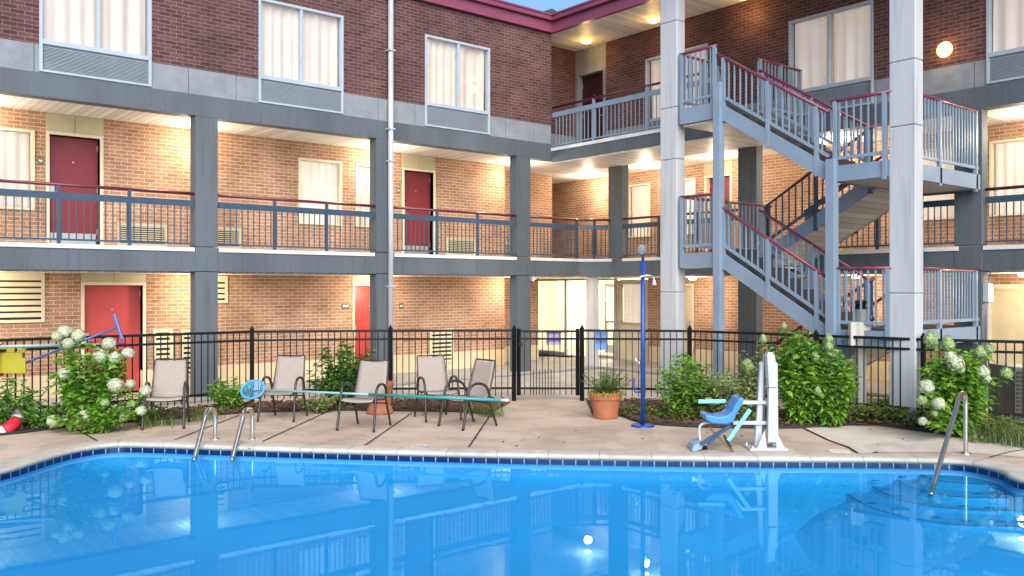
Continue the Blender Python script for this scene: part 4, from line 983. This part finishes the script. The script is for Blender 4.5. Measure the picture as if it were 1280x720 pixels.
# pool ladder rails
def ladder():
    c = (G(252,551)+G(305,551))/2; t = empty('pool_ladder', 'pair of looped stainless steel ladder rails at the pool edge', 'ladder', c, -TH)
    for px_top, px_w in ((269,244),(315.5,291.5)):
        q = G(px_top,549.5); wq = G(px_w,570,WZ)
        f = lambda P: Matrix.Rotation(TH,3,'Z') @ (P-c)
        q, wq = f(q), f(wq)
        q = Vector((q.x,q.y,0)); w0 = Vector((wq.x,wq.y,WZ)); h_ = (w0-q); h_.z = 0
        pk = q + h_*.33 + Vector((0,0,.42)); dn = (w0-pk).normalized()
        pts = [q, q+Vector((0,0,.15)), q+Vector((0,0,.27)), q+h_*.02+Vector((0,0,.345)), q+h_*.11+Vector((0,0,.40)), pk, pk+h_*.13+Vector((0,0,-.045))]
        e_ = pts[-1]; pts += [e_.lerp(w0,k/5) for k in range(1,6)] + [w0+(w0-e_)*.12]
        rl = MB(); rl.tube(catmull(pts,5), .028, 12); rl.build('rail', M['chrome'], t, smooth=True)
        MB().lathe([(.001,.02),(.035,.02),(.055,.008),(.055,0)],(q.x,q.y,0),18).build('escutcheon', M['chrome'], t, smooth=True)
    st = MB()
    for z in (-.25,-.5): st.box(-.30,.18,-.62,-.54,z,z+.02)
    return t
ladder()
c = G(1207,568); t = empty('pool_handrail', 'single stainless steel handrail leaning over the curved pool steps', 'handrail', c, -TH)
wq = Matrix.Rotation(TH,3,'Z') @ (G(1168,603,WZ)-c)
w0 = Vector((wq.x,wq.y,WZ)); h_ = Vector((wq.x,wq.y,0)); z_ = Vector((0,0,1))
pts = [0*z_, z_*.25, z_*.5, z_*.64, h_*.03+z_*.715, h_*.12+z_*.745, h_*.22+z_*.70]; e_ = pts[-1]; pts += [e_.lerp(w0,k/6) for k in range(1,7)] + [w0+(w0-e_)*.14]
MB().tube(catmull(pts,7), .026, 14).build('rail', M['chrome'], t, smooth=True)
MB().lathe([(.001,.025),(.04,.025),(.06,.008),(.06,0)],n=18).build('escutcheon', M['chrome'], t, smooth=True)

# pool lift
c = G(957,562); t = empty('pool_lift', 'white accessible pool lift with a blue plastic seat', 'pool lift', c, -TH)
Y = 0
def X_(px): return (px-957)/101.8
def Z_(py): return (562-py)/101.8
mb = MB(); mb.box(X_(934),X_(981),-.13,.22,0,.03); mb.build('base_plate', M['whitemetal'], t, bevel=.008)
bl = MB()
for x in (X_(938),X_(976)):
    for y in (-.09,.18): bl.lathe([(.001,.055),(.014,.055),(.016,.03)],(x,y,0),6)
bl.build('bolt', M['alu'], t)
for x0b, x0t, x1b, x1t in ((944,951,953,956),(966,967,974,973)):
    mb = MB(); mb.prism([(X_(x0b),.03),(X_(x1b),.03),(X_(x1t),Z_(455)),(X_((x0t+x1t)/2),Z_(452)),(X_(x0t),Z_(455))], 'y', .02, .09); mb.build('mast', M['whitemetal'], t, bevel=.012)
mb = MB(); mb.prism([(X_(957),.1),(X_(967),.1),(X_(967.5),Z_(484)),(X_(958),Z_(484))], 'y', -.10, -.02); mb.build('actuator', M['whitemetal'], t, bevel=.01)
mb = MB(); mb.prism([(X_(957.5),Z_(483.5)),(X_(969),Z_(483.5)),(X_(965),Z_(443)),(X_(955),Z_(442))], 'y', -.125, .0); mb.box(X_(956),X_(963),-.12,-.02,Z_(443)+.002,Z_(440)); mb.build('control_cover', M['whitemetal'], t, bevel=.012)
mb = MB(); mb.box(X_(954),X_(957.5),.03,.08,.12,Z_(470)); mb.build('gap_shade', M['plate'], t)  # solid dark strip painted for the shade in the mast gap
for x0, x1, xt in ((944,956,953),(978,968,967)):
    mb = MB(); mb.prism([(X_(x0),.03),(X_(x1),.03),(X_(xt),Z_(537))], 'y', -.09, -.075); mb.prism([(X_(x0),.03),(X_(x1),.03),(X_(xt),Z_(537))], 'y', .12, .135); mb.build('gusset', M['whitemetal'], t)
for (x0, x1, y_) in ((927,958,503.5),(916,966,529)):
    mb = MB(); mb.bar((X_(x0),-.0,Z_(y_)),(X_(x1),-.0,Z_(y_)),.045,.035,(0,1,0)); mb.build('swing_arm', M['whitemetal'], t, bevel=.006)
mb = MB(); mb.bar((X_(927),0,Z_(503)),(X_(919),0,Z_(516)),.04,.035,(0,1,0)); mb.build('arm_link', M['whitemetal'], t, bevel=.006)
# seat shell: profile swept across with raised edges
prof = [(877.5,518.5),(880,523),(886,525),(895,525.5),(903,525),(908,521),(912,513),(916,503),(919,497),(923,494.5),(926.5,496)]
sp_ = [(877,517.5),(879,523),(886,527.5),(904,529),(912.5,526),(917,515.5),(922,507),(926.5,497.5),(923.5,494.5),(918.5,496.5),(914,505),(910,513),(904,517.5),(893,519),(883,516.5)]
mb = MB(); mb.prism([(X_(a),Z_(b)) for a, b in sp_][::-1], 'y', -.17, .17); mb.build('seat', M['plastblue'], t, bevel=.028, seg=4)
for y in (.20,):
    mb = MB(); mb.bar((X_(877),y,Z_(505)),(X_(912),y,Z_(504.5)),.05,.028,(0,1,0)); mb.build('armrest', M['aqua'], t, bevel=.008)
mb = MB(); mb.bar((X_(931),-.24,Z_(509)),(X_(904),-.24,Z_(547)),.05,.025,(0,1,0)); mb.build('lever', M['aqua'], t, bevel=.006)
mb = MB(); mb.tube(catmull([(X_(912),-.02,Z_(528)),(X_(884),-.02,Z_(528.5)),(X_(874.5),-.02,Z_(533)),(X_(874),-.02,Z_(545)),(X_(876),-.02,Z_(553)),(X_(882),-.02,Z_(556))],5),.016,10); mb.build('seat_frame', M['whitemetal'], t, smooth=True)
mb = MB(); mb.prism([(X_(861),Z_(561)),(X_(864),Z_(555)),(X_(874),Z_(550)),(X_(878),Z_(551.5)),(X_(874),Z_(559)),(X_(866),Z_(563))], 'y', -.15, .15); mb.build('footrest', paint('grey blue footrest', (.20,.32,.42), .5), t, bevel=.01)
mb = MB(); mb.bar((X_(872),-.17,Z_(553)),(X_(909),-.17,Z_(530)),.05,.008,(0,1,0)); mb.bar((X_(880),-.19,Z_(553)),(X_(905),-.19,Z_(531)),.03,.008,(0,1,0)); mb.build('seat_belt', paint('navy webbing', (.03,.06,.12), .8), t)
mb = MB(); mb.bar((X_(884),-.10,Z_(533)),(X_(916),-.28,Z_(567.5)),.03,.012,(0,1,0)); mb.build('strut', M['wood'], t)
mb = MB(); mb.box(X_(878),X_(884),-.05,.05,.0,.04); mb.build('foot_wheel', M['black'], t, bevel=.015)

# blue shower post
c = G(803.5,533.5); t = empty('shower_post', 'tall bright blue pole with a round grey head standing on the deck edge', 'shower post', c, -TH)
s_ = 1/87.4
MB().lathe([(.001,.035),(.15,.03),(.165,.02),(.17,0)],n=28).build('base_plate', M['blue'], t, smooth=False)
MB().tube([(0,0,.03),(0,0,2.37)],.033,16).build('pole', M['blue'], t, smooth=True)
MB().tube([(0,0,2.37),(0,0,2.45)],.02,10).build('neck', M['dark'], t, smooth=True)
MB().lathe([(.001,-.018),(.05,-.018),(.064,-.008),(.064,.008),(.05,.018),(.001,.018)],(0,0,0),24,Matrix.Rotation(R(90),3,'X')@Matrix.Scale(1.25,3,Vector((0,1,0)))).build('shower_head', M['grey'], t, smooth=True, loc=(-.02,0,2.53))
mb = MB(); mb.tube(catmull([(-.04,-.06,2.14),(.06,-.05,2.16),(.14,-.02,2.14),(.16,-.02,2.08)],5),.012,8); mb.tube([(-.06,-.05,2.14),(0,-.055,2.145)],.02,8); mb.build('side_bracket', M['alu'], t, smooth=True)
MB().lathe([(.001,.0),(.02,0),(.03,-.05),(.038,-.07),(.001,-.06)],(.16,-.02,2.09),16).build('side_nozzle', M['whitemetal'], t, smooth=True)
mb = MB(); mb.tube([(0,0,.93),(-.10,0,.93),(-.10,0,.99)],.014,8); mb.tube([(-.05,0,.93),(-.05,0,.87)],.012,8); mb.build('tap', M['chrome'], t, smooth=True)
mb = MB(); mb.tube([(-.02,0,.49),(-.11,0,.49),(-.125,0,.55),(-.125,0,.69)],.014,8); mb.build('foot_tap', M['blue'], t, smooth=True)

# white post with box and cap light
c = G(1075.5,521.5); t = empty('utility_post', 'weathered white timber post carrying a square white box and a black cap light', 'post', c, -TH+.12)
mb = MB(); mb.box(-.065,.065,-.065,.065,0,1.66); mb.build('post', M['post'], t, bevel=.006)
mb = MB(); mb.box(-.24,.09,-.16,-.067,1.10,1.46); mb.build('box', M['post'], t, bevel=.012)
mb = MB(); mb.box(-.08,.08,-.08,.08,1.66,1.68); mb.box(-.055,.055,-.055,.055,1.68,1.74); mb.prism([(-.10,1.74),(.10,1.74),(.07,1.765),(.02,1.79),(-.02,1.79),(-.07,1.765)],'y',-.09,.09); mb.build('cap_light', M['black'], t, bevel=.004)

# terracotta pots
def pot(c, r, h, name, label):
    t = empty(name, label, 'plant pot', c)
    MB().lathe([(.001,0),(r*.70,0),(r*.74,.02),(r*.90,h*.70),(r*.92,h*.72),(r*.99,h*.73),(r,h*.76),(r*1.0,h*.97),(r*.98,h),(r*.90,h),(r*.88,h*.9),(r*.86,h*.88)],n=36).build('pot_body', M['terra'], t, smooth=False, bevel=.004, seg=1)
    MB().lathe([(.001,h*.92),(r*.87,h*.90)],n=24).build('soil', M['soil'], t)
    return t
pc = G(757,523); pot(pc, .245, .40, 'terracotta_pot', 'wide ribbed terracotta pot beside the gate')
c2p = G(475,517.5); pp = empty('terracotta_planter', 'tall terracotta planter half hidden behind a patio chair', 'plant pot', c2p)
MB().lathe([(.001,0),(.20,0),(.21,.03),(.19,.10),(.17,.13),(.18,.30),(.205,.42),(.22,.45),(.225,.50),(.20,.50),(.19,.46),(.001,.45)],n=30).build('pot_body', M['terra'], pp, bevel=.004, seg=1)

# life ring, rescue tube, brush poles, yellow board
c = G(-4,541); t = empty('life_ring', 'red and white ring buoy lying on the mulch at the left edge', 'life ring', c+Vector((0,0,.10)), -TH)
t.rotation_euler = (R(28),R(-12),-TH)
for k in range(8):
    arc = [(.27*math.cos(a),.27*math.sin(a),0) for a in [2*math.pi*(k+i/6)/8 for i in range(7)]]
    MB().tube(arc,.085,14).build('ring_segment', M['redpl'] if k%2 else M['whitemetal'], t, smooth=True)
pa, pb = at(3,465,12.65), at(147,409.5,12.9)
t = empty('pool_brush', 'slanted blue pole with a T shaped brush head leaning on the fence', 'pool brush', pa)
MB().tube([(0,0,0),pb-pa],.018,10).build('pole', M['bluepole'], t, smooth=True)
e1, e2 = at(142.5,393,12.9)-pa, at(153,426,12.9)-pa
mb = MB(); mb.bar(e1,e2,.05,.045); mb.build('brush_head', M['bluepole'], t, bevel=.012)
MB().tube([Vector((0,0,0)), (pa-pb).normalized()*.35],.055,12).build('grip', M['redpl'], t, smooth=True)
pa, pb = at(-30,434.5,12.3), at(155,430,12.95)
t = empty('telescopic_pole', 'long pale blue pole hung level along the left fence', 'pole', pa)
MB().tube([(0,0,0),(pb-pa)*.6],.019,10).build('pole', M['polegrey'], t, smooth=True); MB().tube([(pb-pa)*.6,pb-pa],.015,10).build('pole_tip', M['bluepole'], t, smooth=True)
yb_ = at(8,451.5,12.6); o = empty('rescue_board', 'yellow plastic rescue board hung on the left fence', 'rescue board', yb_, -TH)
yb2 = MB(); W_, H_ = .56, .36
wall_ops = [(-.02,.10,.12,.14)]
yb2.box(-W_/2,W_/2-.05,-.02,.02,-H_/2,H_/2-.06); yb2.box(-W_/2,W_/2-.16,-.02,.02,H_/2-.06,H_/2); yb2.box(W_/2-.12,W_/2,-.02,.02,H_/2-.055,H_/2); yb2.box(W_/2-.05,W_/2,-.02,.02,-H_/2,-H_/2+.22); yb2.build('board', M['yellow'], o, bevel=.008)
hk = MB(); hk.tube([(-.1,.0,H_/2),(-.1,.03,H_/2+.05),(-.1,.10,H_/2+.06)],.008,6); hk.build('hook', M['black'], o)
# outdoor AC unit by the right fence
c = K(7.55,12.9); t = empty('air_conditioner', 'dark louvred air conditioning unit behind the fence at the right edge', 'air conditioner', c, -TH)
mb = MB(); mb.box(-.4,.4,-.35,.35,.05,.85); mb.build('casing', M['plate'], t, bevel=.02)
mb = MB()
for k in range(12): mb.box(-.36,.36,-.372,-.352,.12+k*.058,.15+k*.058)
mb.build('grille', M['tread'], t)

# ------------------------------------------------------------------ plants
M['leafA'] = leafmat('hydrangea leaf', (0.047,0.149,0.022), (0.203,0.419,0.068))
M['leafB'] = leafmat('dark leaf', (0.034,0.101,0.019), (0.135,0.284,0.047))
M['leafC'] = leafmat('bright leaf', (0.078,0.234,0.026), (0.286,0.520,0.065))
M['leafD'] = leafmat('variegated leaf', (0.120,0.228,0.048), (0.504,0.540,0.240))
M['leafY'] = leafmat('yellow green leaf', (.20,.24,.03), (.48,.42,.08))
M['bloom'] = leafmat('white bloom', (.40,.46,.28), (.68,.69,.56), .7, .25)
M['bloomG'] = leafmat('green white bloom', (.20,.34,.10), (.48,.58,.30), .7, .25)
def leaf(mb, p, d, L, wd, droop=.25):
    d = d.normalized(); up = Vector((0,0,1)); s = d.cross(up)
    if s.length < .05: s = Vector((1,0,0))
    s.normalize(); s = (s + Vector((random.uniform(-.3,.3),random.uniform(-.3,.3),random.uniform(-.35,.35)))).normalized()
    n = s.cross(d).normalized(); b = len(mb.v)
    tip = p + d*L - up*L*droop; m1 = p + d*L*.35 - up*L*droop*.05; m2 = p + d*L*.7 - up*L*droop*.4
    fold = n*wd*.18
    mb.v += [tuple(p), tuple(m1+s*wd*.48+fold), tuple(m2+s*wd*.36+fold), tuple(tip), tuple(m2-s*wd*.36+fold), tuple(m1-s*wd*.48+fold), tuple(m1), tuple(m2)]
    mb.f += [(b,b+6,b+1),(b+1,b+6,b+7,b+2),(b+2,b+7,b+3),(b,b+5,b+6),(b+5,b+4,b+7,b+6),(b+4,b+3,b+7)]
def bush(name, label, base, h, rx, ry=None, n=40, lps=16, L=.10, wd=.055, mat='leafA', cat='shrub', blooms=None, group=None, zmin=.15, bloomM='bloom', lean=(0,0), stemr=.006, top_n=0, bz=(.055,.085), conic=False, first=.3):
    ry = ry or rx; t = empty(name, label, cat, base, 0, group)
    fo, stm = MB(), MB()
    for i in range(n):
        a = random.uniform(0,6.283); rr = math.sqrt(random.random()); hh = h*random.uniform(.45,1.0)*(1-.22*rr*rr)
        e = Vector((rx*rr*math.cos(a)+lean[0], ry*rr*math.sin(a)+lean[1], max(zmin*h, hh)))
        s0 = Vector((.12*rx*math.cos(a), .12*ry*math.sin(a), 0)); c_ = Vector((e.x*.55,e.y*.55,e.z*.6))
        pth = [s0.lerp(c_,k/4).lerp(c_.lerp(e,k/4),k/4) for k in range(5)]
        stm.tube(pth, [stemr*(1-.12*k) for k in range(5)], 5, False)
        for k in range(lps):
            u = first+(1-first)*(k/lps); q = s0.lerp(c_,u).lerp(c_.lerp(e,u),u)
            aa = a + k*2.4 + random.uniform(-.6,.6); dr = Vector((math.cos(aa),math.sin(aa),random.uniform(-.1,.55)))
            leaf(fo, q, dr, L*random.uniform(.6,1.15), wd*random.uniform(.75,1.15), random.uniform(.1,.5))
        for k in range(5):
            aa = random.uniform(0,6.28); leaf(fo, e, Vector((math.cos(aa),math.sin(aa),random.uniform(.2,.9))), L*.75, wd*.75, .2)
    for bl_ in (blooms or []):
        e = bl_[0]-Vector(base); s0 = Vector((e.x*.15,e.y*.15,0)); c_ = Vector((e.x*.5,e.y*.5,e.z*.62))
        stm.tube([s0.lerp(c_,k/5).lerp(c_.lerp(e,k/5),k/5) for k in range(6)], [stemr*(1-.1*k) for k in range(6)], 5, False)
        for k in range(lps):
            u = .25+.72*(k/lps); q = s0.lerp(c_,u).lerp(c_.lerp(e,u),u); aa = k*2.4+random.uniform(-.6,.6)
            leaf(fo, q, Vector((math.cos(aa),math.sin(aa),random.uniform(-.1,.5))), L*random.uniform(.75,1.2), wd*random.uniform(.8,1.2), random.uniform(.15,.5))
    stm.build('stem', M['stem'], t, smooth=True, fix=False); fo.build('foliage', M[mat], t, fix=False)
    for bl_ in (blooms or []):
        p, r = bl_[0], bl_[1]; bmn = bl_[2] if len(bl_) > 2 else bloomM
        add_bloom(t, p - Vector(base), r, bmn, bl_[3] if len(bl_) > 3 else 1.0)
    return t
def add_bloom(t, p, r, bmn, sz=1.0):
    mb = MB(); n = int(230 + 900*r)
    for i in range(n):
        z = 1-2*(i+.5)/n; a = i*2.39996; q = math.sqrt(1-z*z); v = Vector((q*math.cos(a), q*math.sin(a), z))
        jit = 1+random.uniform(-.20,.10)+.13*math.sin(v.x*5+p.x*40)*math.sin(v.y*6+p.z*30)*math.sin(v.z*5+1)
        if sz > 1.05 and v.z > 0: k_ = (1-.45*v.z)
        else: k_ = 1
        c = p + Vector((v.x*r*k_, v.y*r*k_, v.z*r*sz*.92))*jit
        x = v.orthogonal().normalized(); x = Matrix.Rotation(random.uniform(0,6.28),3,v) @ x; y = v.cross(x); s = r*random.uniform(.17,.24)
        b = len(mb.v); tl = v*s*random.uniform(-.3,.5)
        mb.v += [tuple(c+x*s+tl), tuple(c+y*s), tuple(c-x*s+tl*.3), tuple(c-y*s)]; mb.f.append((b,b+1,b+2,b+3))
    mb.build('flower_head', M[bmn], t, fix=False)
def blooms_px(lst, d, jit=.12):
    out = []
    for it in lst:
        x, y, rp = it[:3]; dd = d + (it[3] if len(it) > 3 else random.uniform(-jit,jit)); out.append((at(x,y,dd), rp*.9/FPX*dd) + tuple(it[4:]))
    return out
M['leafE'] = leafmat('strap leaf', (.06,.13,.03), (.20,.27,.08))
def grass(name, label, base, n, L, spread, mat='leafE', cat='grass clump', group=None):
    t = empty(name, label, cat, base, 0, group); mb = MB()
    for i in range(n):
        a = random.uniform(0,6.283); p = Vector((random.gauss(0,spread*.3),random.gauss(0,spread*.3),0)); o = Vector((math.cos(a),math.sin(a),0)); l = L*random.uniform(.4,1.15); out_ = random.uniform(.45,1.1)
        s = Vector((-o.y,o.x,0))*.008; pr_ = None
        for k in range(5):
            u = k/4; q = p + o*l*out_*u*u*.9 + Vector((0,0,l*(u*(1-.12*out_) - .55*out_*u**3))); ws = s*(1-u*.9)
            if q.z < .01: q.z = .01
            b = len(mb.v); mb.v += [tuple(q+ws), tuple(q-ws)]
            if k: mb.f.append((b-2,b-1,b+1,b))
    mb.build('foliage', M[mat], t, fix=False); return t
# left bed
c = FP(112,12.45)
bl = [(81,415,9),(71,421,7),(98,420,9),(85,430,8),(136,430,9),(126,446,11),(143,448,9),(160,442,8),(81,468,9,-.2),(144,482,10,-.3),(105,521,9,-.35),(67,527,9,-.4),(131,504,6,-.3,'bloomG'),(163,481,7),(154,523,5,-.3),(182,489,8),(176,514,7,-.2)]
bush('hydrangea_bush', 'tall hydrangea with round white blooms behind the blue pole at the left fence', c, 1.30, .48, .34, 58, 17, .165, .105, 'leafC', 'shrub', blooms_px(bl,12.4), zmin=.2, first=.15)
bush('low_shrub', 'low dark leafy shrub at the far left end of the bed', FP(18,12.2), .72, .55, .35, 34, 16, .12, .07, 'leafA', first=.15)
bush('low_shrub', 'low broad leaved plant between the life ring and the tall hydrangea', FP(62,12.35), .42, .45, .3, 30, 12, .12, .07, 'leafA', first=.1)
bush('low_shrub', 'low bright green growth at the foot of the tall hydrangea', FP(120,12.0), .36, .55, .25, 34, 12, .11, .065, 'leafC', first=.1)
bush('low_shrub', 'low leafy plant with pale blooms behind the patio chair nearest the hydrangea', FP(178,12.75), .45, .3, .25, 20, 12, .10, .06, 'leafA', first=.1)
for i, (px, d_) in enumerate(((190,12.6),(215,12.75),(245,13.1),(262,13.3))):
    grass('daylily_clump', 'arching green daylily clumps along the bed edge near the ladder rails', FP(px,d_), 42, .34, .3, 'leafE', 'plant', 'daylilies by the left bed edge')
bush('low_shrub', 'small green shrub between the slate column and the second fence post', FP(288,14.2), .56, .42, .3, 40, 16, .11, .062, 'leafC', first=.15)
bush('leafy_shrub', 'large dark green shrub behind the chairs below the narrow red door', FP(432,14.55), 1.10, .64, .4, 78, 22, .12, .07, 'leafB', first=.15)
bush('low_shrub', 'low pale green plant at the foot of the large dark shrub', FP(398,13.95), .34, .36, .25, 26, 12, .08, .045, 'leafD', first=.1)
grass('daylily_clump', 'arching green clump with dry stalks beside the left gate post', FP(615,13.6), 80, .40, .3, 'leafE', 'plant')
grass('daylily_clump', 'small tuft of blades between the sideways chair and the bed edging', FP(590,13.9), 40, .28, .25, 'leafE', 'plant')
bush('planter_plant', 'small green plant growing in the tall terracotta planter', c2p+Vector((0,0,.42)), .36, .16, .16, 16, 9, .08, .04, 'leafC', 'plant', first=.2)
# pot plant
bush('potted_evergreen', 'spiky dark evergreen filling the wide terracotta pot', pc+Vector((0,0,.34)), .46, .42, .36, 46, 20, .065, .022, 'leafB', 'plant', first=.2, stemr=.005)
t = empty('trailing_plant', 'yellow green trailing leaves spilling over the rim of the wide pot', 'plant', pc+Vector((0,0,.38))); mb = MB()
for i in range(170):
    a = random.uniform(0,6.28); r = random.uniform(.16,.27); leaf(mb, Vector((r*math.cos(a),r*math.sin(a),random.uniform(-.03,.05))), Vector((math.cos(a)+random.uniform(-.6,.6),math.sin(a)+random.uniform(-.6,.6),random.uniform(-.3,.4))), .07,.022,.5)
mb.build('foliage', M['leafY'], t, fix=False)
# right bed
bush('leafy_shrub', 'rounded green shrub in front of the fence right of the blue pole', FP(858,13.3), .98, .56, .42, 74, 18, .125, .064, 'leafC', first=.12)
bush('variegated_shrub', 'pale variegated shrub behind the blue lift seat', FP(915,13.0), .80, .56, .4, 80, 20, .11, .046, 'leafD', first=.12)
bush('variegated_shrub', 'taller variegated shrub with a pale bloom beside the white lift mast', FP(938,13.2), 1.08, .30, .3, 40, 20, .11, .045, 'leafD', 'shrub', blooms_px([(934,458,9,0,'bloomG',1.3)],13.1), first=.12)
bl = [(954,424,5,0,'bloomG',1.4),(1018,446,6,-.1,'bloomG',1.4),(1036,424,6,0,'bloomG',1.4),(1036,433,6,-.1,'bloomG',1.3),(1008,450,4,0,'bloomG',1.4),(1022,489,5,-.3,'bloomG',1.4),(980,408,4,0,'bloomG',1.4),(1043,443,5,0,'bloomG',1.4)]
bush('panicle_hydrangea', 'big bright green hydrangea with cone blooms right of the white lift mast', FP(1000,12.7), 1.40, .46, .34, 100, 26, .15, .095, 'leafC', 'shrub', blooms_px(bl,12.6), zmin=.2, first=.1)
bush('panicle_hydrangea', 'lower green hydrangea stems between the big hydrangea and the white post', FP(1040,12.55), 1.08, .34, .3, 56, 22, .14, .088, 'leafC', 'shrub', None, first=.1)
bl = [(1163,424,9,0,'bloomG',1.3),(1185,430,9,0,'bloomG',1.3),(1188,446,8,-.1),(1194,455,11,-.15),(1200,462,7,-.1),(1158,484,10,-.3),(1173,505,9,-.35),(1228,465,9,-.1),(1232,474,7,-.1),(1225,441,8,0,'bloomG',1.3),(1237,437,7,0,'bloomG'),(1258,467,8,0,'bloomG'),(1153,527,6,-.4),(1152,501,7,-.3,'bloomG'),(1168,517,5,-.3,'bloomG')]
bush('panicle_hydrangea', 'white blooming hydrangea behind the leaning pool handrail', FP(1196,11.75), 1.20, .62, .36, 96, 22, .145, .09, 'leafC', 'shrub', blooms_px(bl,11.55), zmin=.2, first=.1)
grass('daylily_clump', 'green strap leaved clump beneath the white hydrangea', FP(1232,11.3), 110, .50, .35, 'leafE', 'plant')
grass('daylily_clump', 'green strap leaved clump at the right edge of the photograph', FP(1282,11.0), 130, .52, .4, 'leafE', 'plant')
# ground cover along the bed edges (nobody could count it)
gc = MB()
def cover(px0, px1, y0, y1, n, spread=.10, h=.16, L=.07):
    for i in range(n):
        u = random.random(); p = G(px0+(px1-px0)*u, y0+(y1-y0)*u); q = p + Vector((random.gauss(0,spread), random.gauss(0,spread), random.uniform(.02,h)))
        a = random.uniform(0,6.28); leaf(gc, q, Vector((math.cos(a),math.sin(a),random.uniform(0,.7))), L*random.uniform(.6,1.3), L*.4, .2)
cover(1052,1150,527,530,1500,.18,.24,.09); cover(1080,1140,521,519,700,.18,.26,.09); cover(1150,1260,535,543,1200,.15,.22,.09); cover(985,1056,531,529,500,.14,.16); cover(770,850,518,528,560,.12,.16,.085); cover(850,930,526,531,700,.15,.22,.09); cover(385,425,512,512,200,.14,.14); cover(180,300,525,516,200,.16,.12); cover(30,70,533,531,60,.1,.08); cover(700,745,506,508,0)
M['leafG'] = leafmat('ground cover leaf', (.05,.12,.02), (.30,.34,.08))
tag(gc.build('ground_cover', M['leafG'], fix=False), 'low mixed green ground cover along the bed edges', 'ground cover', kind='stuff')
